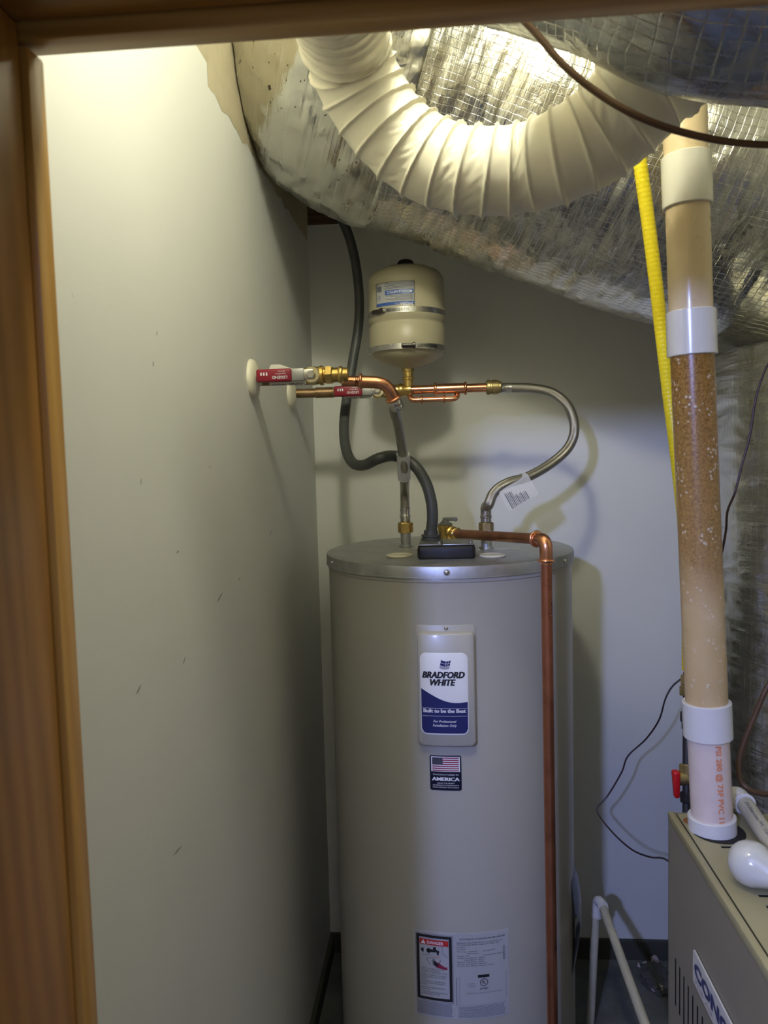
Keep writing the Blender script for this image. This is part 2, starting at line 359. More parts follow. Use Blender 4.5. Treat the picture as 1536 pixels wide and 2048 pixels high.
# ---- flat print: rects, polygons and lettering laid on any surface by a mapping fn(u, v, offset)
_tc = {}
def glyphs(txt, bold=0.0, shear=0.0):
    k = (txt, bold, shear)
    if k not in _tc:
        c = bpy.data.curves.new('t', 'FONT'); c.body = txt; c.offset = bold; c.shear = shear; c.resolution_u = 2; c.space_line = 1.0
        o = bpy.data.objects.new('t', c); C.objects.link(o)
        bpy.context.view_layer.update()
        me = o.evaluated_get(bpy.context.evaluated_depsgraph_get()).to_mesh()
        vs_ = [(v.co.x, v.co.y) for v in me.vertices]; fs = [tuple(p.vertices) for p in me.polygons]
        o.to_mesh_clear(); C.objects.unlink(o); bpy.data.objects.remove(o); bpy.data.curves.remove(c); _tc[k] = (vs_, fs)
    return _tc[k]
class Print:
    def __init__(s, fn, asp=1.0): s.fn = fn; s.b = {}; s.asp = asp      # asp = length of a v unit over a u unit
    def bm(s, mat): return s.b.setdefault(mat.name, (mat, bmesh.new()))[1]
    def poly(s, pts, mat, off=0.0004):
        bm = s.bm(mat); bm.faces.new([bm.verts.new(s.fn(u, v, off)) for u, v in pts])
    def rect(s, u0, v0, u1, v1, mat, off=0.0004, n=1):
        for i in range(n):
            a = u0+(u1-u0)*i/n; b = u0+(u1-u0)*(i+1)/n; s.poly([(a, v0), (b, v0), (b, v1), (a, v1)], mat, off)
    def strip(s, top, bot, mat, off=0.0004):
        for (a, b), (c, d) in zip(zip(top, top[1:]), zip(bot, bot[1:])): s.poly([a, c, d, b], mat, off)
    def text(s, txt, u, v, w=None, h=None, mat=None, off=0.0007, bold=0.0, shear=0.0, align='c', ang=0.0):
        """text fitted to width w (or cap height h) with its baseline at v"""
        vs_, fs = glyphs(txt, bold, shear)
        x0 = min(p[0] for p in vs_); x1 = max(p[0] for p in vs_); caph = 0.73
        sx = sy = (w/(x1-x0) if w else h/caph)
        if w: sy = (h/caph if h else sx/s.asp)
        ox = {'c': -(x0+x1)/2, 'l': -x0, 'r': -x1}[align]; bm = s.bm(mat); ca, sa = math.cos(ang), math.sin(ang); V = []
        for x, y in vs_:
            X, Y = (x+ox)*sx, y*sy; V.append(bm.verts.new(s.fn(u+X*ca-Y*sa, v+X*sa+Y*ca, off)))
        for f in fs:
            try: bm.faces.new([V[i] for i in f])
            except ValueError: pass
    def done(s, parent, name='lettering', label=None):
        for mat, bm in s.b.values():
            o = link(name, bm, mat, parent, smooth=False)
            if label: o['label'] = mat.name.replace('_', ' ').replace(' ink', '')+' '+label

# ================================================================== THE SETTING
XW, YW = -0.378, 2.26
ZB = E+0.665                                     # where the painted board of the back wall ends
def struct(o, label=None): o['kind'] = 'structure'; return tag(o, label)
struct(box('floor', (-2.2, -2.2, -0.06), (2.2, YW+0.3, 0.0), FLOORM), 'dark dusty concrete floor')
wl = struct(box('wall_left', (XW-0.09, 0.63, 0.0), (XW, YW+0.09, E+0.655), PAINT), 'pale painted wall left of the water heater')
# bare unpainted strip above the paint line: ragged lower edge
bm = bmesh.new(); ys = [1.305+0.02*i for i in range(48)]; lo = []; hi = []
for y in ys:
    z = E+0.618+0.012*noise.noise(Vector((y*22, 0, 0)))+(0.0 if y > 1.33 else 0.0); lo.append(bm.verts.new((XW+0.0004, min(y, YW), z))); hi.append(bm.verts.new((XW+0.0004, min(y, YW), E+0.70)))
for i in range(len(ys)-1): bm.faces.new((lo[i], lo[i+1], hi[i+1], hi[i]))
tag(link('unpainted_strip', bm, BARE, wl), 'tan bare strip above the ragged paint edge')
box('top_plate', (XW-0.09, 0.63, E+0.655), (XW, YW+0.09, E+1.3), BARE, wl)
wb = struct(box('wall_back', (XW, YW, 0.0), (1.6, YW+0.09, ZB), PAINT), 'painted back wall behind the water heater')
box('top_plate', (XW, YW+0.05, ZB), (1.6, YW+0.09, E+1.3), DARKWOOD, wb)
box('wall_stud', (-0.378, YW+0.005, ZB), (-0.30, YW+0.05, E+1.0), DARKWOOD, wb)
struct(box('wall_right', (1.32, 0.63, 0.0), (1.41, YW, E+1.3), PAINT))
struct(box('ceiling', (-2.2, -2.2, E+1.3), (2.2, YW+0.1, E+1.36), PAINT))
struct(box('baseboard_back', (XW, YW-0.014, 0.0), (1.32, YW, 0.058), M('dark_olive_base', (0.055, 0.055, 0.04), 0.6)), 'low dark baseboard at the foot of the back wall')
struct(box('baseboard_left', (XW, 0.66, 0.0), (XW+0.012, YW-0.014, 0.055), M('dark_olive_base', (0.055, 0.055, 0.04), 0.6)), 'low dark baseboard along the left wall')
JX, JZ = -0.318, E+0.330
# wall around the opening (seen from the closet side only)
wf = struct(box('wall_front', (-2.2, 0.50, 0.0), (XW-0.005, 0.63, E+1.3), PAINT))
box('wall_panel', (XW-0.005, 0.50, JZ+0.045), (1.6, 0.63, E+1.3), PAINT, wf)
box('wall_panel', (0.66, 0.50, 0.0), (1.6, 0.63, JZ+0.045), PAINT, wf)
# small scuffs and dings on the left wall paint
SC = M('grey_scuff', (0.30, 0.30, 0.28), 0.7); PU = M('pinkish_filler_smudge', (0.62, 0.52, 0.46), 0.7)
for (x0, y0, x1, y1, w, m) in ((283, 1368, 271, 1389, 3, SC), (372, 1312, 364, 1330, 3, SC), (377, 1252, 366, 1276, 2.5, PAPERT), (446, 1184, 432, 1206, 4, SC), (545, 1058, 538, 1072, 2.5, SC), (282, 955, 281, 972, 3, SC), (307, 722, 305, 734, 4, SC), (314, 662, 313, 672, 3, SC), (358, 1102, 352, 1106, 3, SC), (480, 1155, 476, 1162, 3, SC), (365, 1690, 345, 1712, 3, SC), (418, 933, 420, 936, 3, SC)):
    a, b = atX(x0, y0, XW), atX(x1, y1, XW); d = (b-a).normalized(); q = d.cross(Vector((1, 0, 0)))*(w*0.0006); bm = bmesh.new()
    bm.faces.new([bm.verts.new(p+Vector((0.0004, 0, 0))) for p in (a, a.lerp(b, 0.4)+q, b, a.lerp(b, 0.6)-q)]); link('scuff_mark', bm, m, wl)
# left jamb: wide board, dark reveal line, rounded edge strip coloured paler for the light on it, small lit gap at the head corner
j = struct(box('trim_1', (JX-0.30, 0.34, 0.0), (JX-0.005, 0.602, JZ+0.011), JAMB, None, 0.002), 'honey-stained pine left jamb of the closet doorway')
box('edge_strip', (JX-0.052, 0.606, 0.0), (JX, 0.632, JZ-0.003), STOP, j, 0.003)
h_ = struct(box('trim_2', (JX-0.35, 0.34, JZ+0.012), (0.66, 0.602, JZ+0.055), JAMBX, None, 0.002), 'honey-stained pine header of the closet doorway')
box('edge_strip', (JX-0.10, 0.606, JZ), (0.60, 0.632, JZ+0.045), STOPX, h_, 0.003)
struct(box('trim_3', (0.60, 0.34, 0.0), (0.66, 0.632, JZ+0.03), JAMB, None, 0.002))

# ================================================================== WATER HEATER
TX, TY, TR, TL = 0.008, 1.84, 0.287, 0.292
ZL = E-0.229                                     # top of the lid
wh = thing('water_heater', 'tall off-white cylindrical electric water heater in the closet', 'water heater', (TX, TY, 0.03))
lathe('tank_shell', [(0.27, 0), (TR, 0.01), (TR, ZL-0.03-0.036), (TR+0.0018, ZL-0.064), (TR+0.0018, ZL-0.058), (TR, ZL-0.054), (TR, ZL-0.037)], (TX, TY, 0.03), (0, 0, 1), TANKP, wh, 128)
lid = lathe('lid', [(TL+0.0012, -0.026), (TL+0.0012, -0.0245), (TL, -0.024), (TL, -0.004), (TL-0.001, -0.0015), (TL-0.005, 0.0), (TL-0.05, 0.0022), (0, 0.003)], (TX, TY, ZL), (0, 0, 1), GALV, wh, 128)
lid['label'] = 'dull galvanized steel lid'
def cylmap(phi0, z0, R):                         # u metres right, v metres up on the tank front
    def fn(u, v, off): a = phi0+u/R; return Vector((TX+(R+off)*math.sin(a), TY-(R+off)*math.cos(a), z0+v))
    return fn
def oncyl(px, py, R, cx=TX, cy=TY):
    d = ray(px, py); a = d.x**2+d.y**2; b = -2*(d.x*cx+d.y*cy); c = cx*cx+cy*cy-R*R
    t = (-b-math.sqrt(max(0, b*b-4*a*c)))/(2*a); p = O+d*t; return math.atan2(p.x-cx, cy-p.y), p.z
def screw(parent, p, d, r=0.0045, mat=CHROME):
    lathe('screw', [(r*1.5, 0), (r*1.5, 0.001), (r, 0.0012), (r*0.95, 0.003), (r*0.5, 0.004), (0, 0.0038)], p, d, mat, parent, 12)
for px in (664, 893, 1130):
    ph, z = oncyl(px, 1122, TL); d = Vector((math.sin(ph), -math.cos(ph), 0)); screw(lid, Vector((TX, TY, ZL-0.013))+d*TL, d)
# upper element cover: flange plate, raised curved body, badge
ph, zt = oncyl(890, 1250, TR); _, zb = oncyl(890, 1492, TR); hgt = zt-zb
fn = cylmap(ph, zb, TR); hw = 0.061*1.03
def curved_plate(name, fn, u0, v0, u1, v1, r, th, bev, mat, parent, n=14):
    """rounded plate bent by fn with a sloped edge"""
    bm = bmesh.new()
    def loop(ins, off):
        o = rrect(u0+ins, v0+ins, u1-ins, v1-ins, max(0.001, r-ins*0.6), 5); out = []
        for (a, b), (c, d) in zip(o, o[1:]+o[:1]):
            m = max(1, int(abs(c-a)/0.012)); out += [(a+(c-a)*i/m, b+(d-b)*i/m) for i in range(m)]
        return out, off
    base, _ = loop(0, 0); K = len(base); rings = []
    steps = [(0, 0), (bev*0.15, th*0.55), (bev*0.45, th*0.88), (bev, th)]
    for ins, off in steps:
        ring = []
        cu, cv = (u0+u1)/2, (v0+v1)/2; su, sv = 1-2*ins/(u1-u0), 1-2*ins/(v1-v0)
        for a, b in base: ring.append(bm.verts.new(fn(cu+(a-cu)*su, cv+(b-cv)*sv, off)))
        rings.append(ring)
    for A, B in zip(rings, rings[1:]):
        for i in range(K): bm.faces.new((A[i], A[(i+1) % K], B[(i+1) % K], B[i]))
    # cap with vertical strips so it follows the curve
    top = rings[-1]; ins = bev; cu, cv = (u0+u1)/2, (v0+v1)/2; su, sv = 1-2*ins/(u1-u0), 1-2*ins/(v1-v0)
    co = [(cu+(a-cu)*su, cv+(b-cv)*sv) for a, b in base]
    # pair vertices by equal u from the upper and lower chains
    iu = sorted(range(K), key=lambda i: co[i][0]); up = [i for i in iu if co[i][1] >= cv]; dn = [i for i in iu if co[i][1] < cv]
    i = k = 0
    while i < len(up)-1 or k < len(dn)-1:
        if k == len(dn)-1 or (i < len(up)-1 and co[up[i+1]][0] <= co[dn[k+1]][0]): f = (top[up[i]], top[up[i+1]], top[dn[k]]); i += 1
        else: f = (top[up[i]], top[dn[k+1]], top[dn[k]]); k += 1
        try: bm.faces.new(f)
        except ValueError: pass
    bmesh.ops.recalc_face_normals(bm, faces=bm.faces); return link(name, bm, mat, parent, sharp=50)
cover = curved_plate('element_cover', fn, -hw, 0, hw, hgt, 0.008, 0.0022, 0.001, TANKP, wh)
curved_plate('raised_body', fn, -hw+0.005, 0.002, hw-0.004, hgt-0.012, 0.010, 0.017, 0.006, TANKP, cover)
p = fn(0.002, hgt-0.0065, 0.002); screw(cover, p, Vector((math.sin(ph), -math.cos(ph), 0)), 0.003)
# brand badge
RB = TR+0.0175
phl, b1 = oncyl(838, 1306, RB); phr, _ = oncyl(934, 1306, RB); phb, b0 = oncyl(886, 1470, RB); _, b1 = oncyl(886, 1306, RB)
pc = (phl+phr)/2; bw = (phr-phl)/2*RB; bh = b1-b0
fb = cylmap(pc+0.004, b0, RB)
badge = curved_plate('brand_badge', fb, -bw, 0, bw, bh, 0.013, 0.0008, 0.0004, PAPER, wh)
badge['label'] = 'white and navy brand badge with flag mark'
P = Print(lambda u, v, o: fb(u*bw, v*bh, o+0.0006), bh/bw)
def wave(u): return 0.40+0.165*(((1-u)/2)**2.6)-0.012*math.cos((u-0.3)*3)+0.0*u
N_ = 22; us = [-0.965+1.93*i/N_ for i in range(N_+1)]
def botc(u):
    a = 0.875
    return 0.02 if abs(u) < 0.78 else 0.02+0.075*(1-math.sqrt(max(0, 1-((abs(u)-0.78)/0.19)**2)))
P.strip([(u, wave(u)) for u in us], [(u, botc(u)) for u in us], NAVY)
for d in (-0.012, 0.0, 0.012): P.text('BRADFORD', -0.02+d, 0.698, 1.76, 0.078, INK, bold=0.03, shear=0.25); P.text('WHITE', -0.05+d, 0.608, 1.06, 0.076, INK, bold=0.03, shear=0.25)
for k, v in list(P.b.items()): pass
P.done(badge)
P = Print(lambda u, v, o: fb(u*bw, v*bw+bh*0.0, o+0.0008)); A = bh/bw       # square units of half width
P2 = P
P.b.clear()
def sq(txt, u, vfrac, w, mat, **k): P.text(txt, u, vfrac*A, w, None, mat, **k)
[sq('Built to be the Best', d, 0.275, 1.76, INKW, bold=0.015) for d in (-0.006, 0.006)]; sq('For Professional', 0.0, 0.155, 0.95, INKW, shear=0.25, bold=0.01); sq('Installation Only', 0.0, 0.105, 1.0, INKW, shear=0.25, bold=0.01)
for vf in (0.328, 0.233): P.rect(-0.93, vf*A-0.006, 0.93, vf*A+0.006, INKW, 0.0007, 10)
# waving flag mark: three bands with lighter squares
def fl(u, v):                                   # u,v in 0..1
    return (-0.16+0.40*u+0.08*v-0.02, (0.815+0.105*v)*A - 0.035*math.sin(u*PI*1.1)*1.2 - 0.03*u)
for r, (v0, v1) in enumerate(((0.70, 0.97), (0.37, 0.64), (0.05, 0.31))):
    K = 12
    for i in range(K):
        u0, u1 = i/K, (i+1)/K
        m = (SILV if i in (6, 9) and r < 2 else NAVY) if r < 2 else SILV
        P.poly([fl(u0, v0), fl(u1, v0), fl(u1, v1), fl(u0, v1)], m, 0.0007)
P.done(badge)
# flag sticker
RS = TR+0.0004
pl, _ = oncyl(860, 1545, RS); pr, _ = oncyl(923, 1545, RS); _, s1 = oncyl(891, 1511, RS); _, s0 = oncyl(891, 1581, RS)
sw = (pr-pl)/2*RS; sh = s1-s0; fs_ = cylmap((pl+pr)/2, s0, RS)
stk = curved_plate('flag_sticker', fs_, -sw, 0, sw, sh, 0.004, 0.0006, 0.0003, NAVYD, wh); stk['label'] = 'dark sticker with a striped flag'
P = Print(lambda u, v, o: fs_(u*sw, v*sh, o+0.0006))
P.rect(-0.91, 0.54, 0.91, 0.965, INKW, 0.0003, 6)
for i in range(7):
    t = 0.945-i*0.0594; P.rect(-0.84 if i > 3 else -0.18, t-0.029, 0.84, t, INKFR, 0.0006, 6)
P.rect(-0.84, 0.738, -0.18, 0.945, NAVYD, 0.0007, 3)
for r in range(7):
    for c in range(6 if r % 2 == 0 else 5):
        u = -0.79+c*0.11+(0.055 if r % 2 else 0); v = 0.93-r*0.028; P.rect(u-0.012, v-0.006, u+0.012, v+0.006, INKW, 0.0009)
P.done(stk)
P = Print(lambda u, v, o: fs_(u*sw, v*sh, o+0.0006))
P.text('MANUFACTURED IN', 0, 0.435, 1.6, 0.045, INKW); [P.text('AMERICA', d, 0.28, 1.72, 0.105, INKW, bold=0.008) for d in (-0.02, 0.0, 0.02)]
P.text('USING THE FINEST', 0, 0.195, 1.1, 0.036, INKW); P.text('MATERIALS & COMPONENTS', 0, 0.135, 1.65, 0.036, INKW); P.text('FROM AROUND THE WORLD', 0, 0.075, 1.65, 0.036, INKW)
P.done(stk)
# rating label
pl, _ = oncyl(827, 1900, RS); pr, _ = oncyl(1017, 1900, RS); _, r1 = oncyl(900, 1866, RS); _, r0 = oncyl(905, 2038, RS)
rw = (pr-pl)*RS; rh = r1-r0; fr_ = cylmap(pl, r0, RS)
bm = bmesh.new(); K = 24; g = [[bm.verts.new(fr_(rw*i/K, rh*jj, 0.0004)) for i in range(K+1)] for jj in (0, 1)]
for i in range(K): bm.faces.new((g[0][i], g[0][i+1], g[1][i+1], g[1][i]))
bmesh.ops.solidify(bm, geom=bm.faces[:], thickness=0.0003)
rl = link('rating_label', bm, PAPER, wh); rl['label'] = 'white rating label with danger panel'
P = Print(lambda u, v, o: fr_(u*rw, v*rh, o+0.0006))
def frame(u0, v0, u1, v1, t, mat, n=6, k=1.0):
    tv = t*k; P.rect(u0, v0, u1, v0+tv, mat, 0.0004, n); P.rect(u0, v1-tv, u1, v1, mat, 0.0004, n); P.rect(u0, v0+tv, u0+t, v1-tv, mat, 0.0004); P.rect(u1-t, v0+tv, u1, v1-tv, mat, 0.0004)
frame(0.028, 0.185, 0.415, 0.965, 0.003, INK); frame(0.036, 0.20, 0.405, 0.955, 0.030, INK, 8)
P.rect(0.07, 0.84, 0.37, 0.905, INKR, 0.0004, 5); P.text('DANGER', 0.235, 0.855, 0.17, 0.035, INKW, bold=0.02)
P.poly([(0.085, 0.85), (0.135, 0.85), (0.11, 0.897)], INKW, 0.0006); P.text('!', 0.11, 0.857, None, 0.026, INKR, off=0.0008)
# tap, hot stream and hand drawing
def blob(u, v, a, b, mat, off=0.0005, n=12): P.poly([(u+a*math.cos(2*PI*i/n), v+b*math.sin(2*PI*i/n)) for i in range(n)], mat, off)
blob(0.105, 0.775, 0.022, 0.022, INK); blob(0.235, 0.805, 0.026, 0.020, INK); blob(0.165, 0.775, 0.024, 0.028, INK); P.poly([(0.16, 0.757), (0.27, 0.765), (0.275, 0.785), (0.16, 0.797)], INK, 0.0006); P.poly([(0.25, 0.735), (0.268, 0.735), (0.275, 0.78), (0.25, 0.78)], INK, 0.0006)
blob(0.12, 0.775, 0.008, 0.018, PAPER, 0.0007); blob(0.25, 0.808, 0.007, 0.013, PAPER, 0.0007)
P.text('HOT', 0.255, 0.70, 0.062, 0.022, INKO)
P.poly([(0.225, 0.66), (0.27, 0.64), (0.33, 0.60), (0.355, 0.60), (0.355, 0.57), (0.30, 0.575), (0.24, 0.59)], INKFR)
for (a, b) in ((0.205, 0.685), (0.195, 0.665), (0.195, 0.64), (0.20, 0.615), (0.285, 0.675)): P.poly([(a, b), (a+0.006, b+0.004), (0.265, 0.615), (0.25, 0.60)], INK, 0.0005)
for a, b, c, d in ((0.31, 0.835, 0.31, 0.75), (0.31, 0.75, 0.36, 0.715), (0.14, 0.68, 0.23, 0.705), (0.14, 0.68, 0.18, 0.615), (0.10, 0.715, 0.18, 0.735)):
    dx, dy = d-b, -(c-a); l = math.hypot(dx*rh/rw, dy) or 1; nx, ny = 0.0016, 0.002; P.poly([(a-nx, b-ny), (c-nx, d-ny), (c+nx, d+ny), (a+nx, b+ny)], INKG, 0.0005)
body = ['Water temperature over 125°F', 'can cause severe burns', 'instantly or death from scalds.', '', 'Children, disabled and elderly', 'are at highest risk of being', 'scalded.', '', 'See instruction manual before', 'setting temperature at water', 'heater.', '', 'Feel water before bathing or', 'showering.', '', 'Temperature limiting valves are', 'available, see manual.']
v = 0.562
for ln in body:
    if ln: P.text(ln, 0.078, v, 0.27*len(ln)/30, 0.0135, INK, align='l')
    v -= 0.0215 if ln else 0.0095
P.text('AUTOMATIC STORAGE WATER HEATER', 0.72, 0.925, 0.48, 0.020, INK)
rows = [('BRADFORD WHITE CORPORATION  www.bradfordwhite.com', 0.455, 0.47, 0.885), ('725 TALAMORE DRIVE, AMBLER PA 19002  USA', 0.455, 0.44, 0.862), ('Model No.', 0.455, 0.09, 0.835), ('Serial No.', 0.455, 0.09, 0.810), ('Nom. Cap.   50.00 gal', 0.455, 0.20, 0.785), ('Type: ELECTRIC', 0.72, 0.13, 0.785), ('189.2 liters', 0.56, 0.12, 0.762), ('Voltage: 277V', 0.455, 0.13, 0.735), ('Wattage Upper Element:  3500W', 0.455, 0.28, 0.712), ('1 Phase AC ONLY 50/60 Hz', 0.72, 0.22, 0.735), ('Lower Element:  3500W', 0.53, 0.205, 0.690), ('Maximum Simultaneous:  3500W', 0.455, 0.28, 0.666), ('Wattage rating based on 50/60 Hz', 0.455, 0.31, 0.643), ('Pressure: Test 300 psi,  Working 150 psi', 0.455, 0.38, 0.620)]
for t, u, w, v in rows: P.text(t, u, v, w, 0.0125, INK, align='l')
for i in range(34):
    if (i*7) % 5 not in (1, 3): P.rect(0.935, 0.66+i*0.0048, 0.957, 0.6628+i*0.0048, INK)
# approval panel
P.rect(0.475, 0.16, 0.4775, 0.50, INKG); P.rect(0.965, 0.21, 0.9675, 0.53, INKG); P.rect(0.475, 0.158, 0.965, 0.161, INKG, 0.0004, 8); P.rect(0.443, 0.16, 0.449, 0.49, INKG)
P.rect(0.665, 0.482, 0.785, 0.515, INK, 0.0004, 3)
ring = [(math.cos(2*PI*i/28), math.sin(2*PI*i/28)) for i in range(29)]; q = rw/rh
P.strip([(0.728+0.042*a, 0.425+0.042*q*b) for a, b in ring], [(0.728+0.036*a, 0.425+0.036*q*b) for a, b in ring], INK)
P.text('U', 0.716, 0.42, 0.022, 0.032, INK, bold=0.03); P.text('L', 0.738, 0.403, 0.018, 0.032, INK, bold=0.03)
P.text('LISTED', 0.728, 0.345, 0.085, 0.021, INK, bold=0.02); P.text('COMMERCIAL STORAGE TANK WATER HEATER', 0.73, 0.30, 0.38, 0.012, INKG)
for i, t in enumerate(('UL LISTED', 'CONFORMS TO', 'UL STD 1453')): P.text(t, 0.60, 0.415-i*0.018, 0.07, 0.010, INKG)
random.seed(9)
def small_lines(u0, u1, v0, v1, n, mat=INKG):
    for i in range(n):
        v = v1-(v1-v0)*i/(n-1); u = u0
        while u < u1-0.01:
            w = random.uniform(0.006, 0.022); P.rect(u, v, min(u+w, u1), v+0.0052, mat); u += w+0.004
small_lines(0.03, 0.40, 0.025, 0.168, 15); small_lines(0.46, 0.95, 0.022, 0.14, 10)
P.done(rl)
# curled label on the far right flank of the tank
fq = cylmap(math.radians(80), 0, TR)
bm = bmesh.new(); zc = 0.42; g = []
for k in range(13):
    v = zc+0.10*(k/12*2-1)*1.15; o_ = 0.002+0.020*math.sin(PI*k/12); g.append([bm.verts.new(fq(u, v, o_*(0.4+0.6*(u+0.06)/0.12))) for u in (-0.06, -0.03, 0, 0.03, 0.06)])
for a, b in zip(g, g[1:]):
    for i in range(4): bm.faces.new((a[i], a[i+1], b[i+1], b[i]))
bmesh.ops.solidify(bm, geom=bm.faces[:], thickness=0.0005)
tag(link('side_label', bm, M('glossy_dark_label', (0.03, 0.03, 0.035), 0.15, coat=1.0), wh), 'glossy dark label bulging off the flank')
# junction box on the lid
bx = atZ(895, 1119, ZL+0.002); bx0, bx1 = bx.x-0.064, bx.x+0.060; by0 = bx.y+0.002; by1 = by0+0.105
jb = link('junction_box', box_bm((bx0, by0, ZL), (bx1, by1, ZL+0.032), 0.009, seg=3), BLACK, wh); jb['label'] = 'black plastic junction box'
box('box_cover', (bx0+0.003, by0+0.003, ZL+0.0315), (bx0+0.052, by1-0.003, ZL+0.0345), M('grey_steel_cover', (0.30, 0.30, 0.28), 0.35, 0.8), jb, 0.001)
box('box_cover', (bx0+0.054, by0+0.003, ZL+0.0315), (bx1-0.003, by1-0.003, ZL+0.0345), M('grey_steel_cover', (0.30, 0.30, 0.28), 0.35, 0.8), jb, 0.001)
for x in (bx0+0.047, bx1-0.010): screw(jb, Vector((x, by0+0.022, ZL+0.0345)), Vector((0, 0, 1)), 0.0028)
# port caps, lid stickers, nipples
for px in (799, 985):
    p = atZ(px, 1112, ZL+0.003); c = lathe('port_cap', [(0.0285, 0), (0.0290, 0.002), (0.0275, 0.004), (0.023, 0.0042), (0.0215, 0.0028), (0, 0.0024)], p, (0, 0, 1), IVORY, wh, 32); c['label'] = 'round ivory port cap'
for px, py, w, d in ((858, 1097, 0.15, 0.022), (970, 1098, 0.16, 0.020)):
    p = atZ(px, py, ZL+0.0025); o = box('lid_label', (p.x-w/2, p.y-d/2, ZL+0.0015), (p.x+w/2, p.y+d/2, ZL+0.0030), M('faded_foil_label', (0.50, 0.50, 0.47), 0.3, 0.6), wh)
NL = atZ(812, 1093, ZL+0.002); NR = atZ(973, 1097, ZL+0.002)
for p, t in ((NL, 0.040), (NR, 0.045)):
    n = cyl('nipple', Vector((p.x, p.y, ZL)), Vector((p.x, p.y, ZL+t)), 0.0125, GALV, wh); n['label'] = 'zinc-plated pipe nipple'
    bead('collar', Vector((p.x, p.y, ZL+0.004)), Vector((0, 0, 1)), 0.0145, 0.003, GALV, n)

# ---- braided connectors
def crimp(parent, a, b, r):
    d = (b-a); h = d.length
    lathe('crimp_sleeve', [(r*0.9, 0), (r, h*0.05), (r, h*0.3), (r*1.12, h*0.36), (r*1.12, h*0.44), (r, h*0.5), (r, h*0.93), (r*1.1, h)], a, d, CHROME, parent, 20)
Zu = Vector((0, 0, 1))
fc = thing('flexible_water_connector', 'braided steel connector rising from the left nipple to the front copper elbow', 'hose', (NL.x, NL.y, ZL+0.04))
b0 = Vector((NL.x, NL.y, ZL+0.036))
hexnut('union_nut', b0, b0+Zu*0.026, 0.0185, BRASS, fc)
crimp(fc, b0+Zu*0.026, b0+Zu*0.062, 0.0122)
EL1 = at(792, 808, 1.60)
hp = [b0+Zu*0.045, b0+Zu*0.065, b0+Zu*0.10, at(809, 950, 1.76), at(805, 900, 1.72), at(797, 850, 1.665), at(789, 822, 1.625), EL1]
curve_tube('braided_hose', hp, 0.0112, STEELB, fc, 18, 0.006)
# clear film sleeve tag on it
fa, fb_ = at(808.5, 958, 1.765), at(806.5, 908, 1.73)
sl = lathe('film_tag', [(0.0145, 0), (0.0155, 0.02), (0.0150, (fb_-fa).length)], fa, fb_-fa, CLEAR, fc, 20); sl['label'] = 'clear film tag sleeve'
fr = thing('flexible_water_connector', 'braided steel connector looping out to the right above the tank', 'hose', (NR.x, NR.y, ZL+0.045))
c0 = Vector((NR.x, NR.y, ZL+0.042))
hexnut('union_nut', c0, c0+Zu*0.022, 0.0175, BRASSD, fr)
crimp(fr, c0+Zu*0.022, c0+Zu*0.055, 0.0125)
L2Y = 1.935
ctrl = [c0+Zu*0.040, c0+Zu*0.058, at(977, 1010, 1.76), at(988, 985, 1.77), at(1015, 966, 1.79), at(1057, 953, 1.82), at(1105, 925, 1.86), at(1138, 893, 1.89), at(1149, 855, 1.91), at(1136, 813, 1.925), at(1105, 786, 1.93), at(1065, 777, L2Y), at(1022, 775.5, L2Y)]
curve_tube('braided_hose', ctrl, 0.0118, STEELB, fr, 18, 0.006)
crimp(fr, at(1024, 775.5, L2Y), at(1003, 776, L2Y), 0.0118)
# film tag folded over the hose, with print
ta, tb = at(994, 990, 1.775), at(1052, 955, 1.815); dd = (tb-ta).normalized(); up = Vector((-dd.z, 0, dd.x)).normalized(); nrm = dd.cross(up)
if nrm.y > 0: nrm = -nrm
Lt = (tb-ta).length
def tagfn(u, v, o): return ta+dd*u+up*v+nrm*(0.0128+o)
def wrapfn(u, s):                                 # s from top behind, over the hose, and down the front
    R = 0.0135
    if s < 0: return ta+dd*u-nrm*(-R)*(-1)+up*s
    if s < PI*R: a = s/R; return ta+dd*u+up*(math.sin(a)*R)+nrm*(-math.cos(a)*R)
    return ta+dd*u+nrm*R+up*(-(s-PI*R))
bm = bmesh.new(); ss = [PI*0.0135*k/8 for k in range(9)]+[PI*0.0135+x for x in (0.015, 0.03, 0.047)]
g = [[bm.verts.new(wrapfn(Lt*i/4, s)) for i in range(5)] for s in [-0.02]*0+ss]
for a, b in zip(g, g[1:]):
    for i in range(4): bm.faces.new((a[i], a[i+1], b[i+1], b[i]))
bmesh.ops.solidify(bm, geom=bm.faces[:], thickness=0.0004)
ft = link('film_tag', bm, CLEAR, fr); ft['label'] = 'clear film tag with printed lines'
P = Print(lambda u, v, o: ta+dd*u+up*v+nrm*(0.0139+o)); random.seed(3)
for i in range(13):
    u = 0.010+i*0.0042
    v = -0.004-(0.016 if 4 < i < 99 else 0.0); P.rect(u, -0.044, u+0.0018, v-0.006*random.random(), INKG if i % 3 else INK)
P.done(fr)

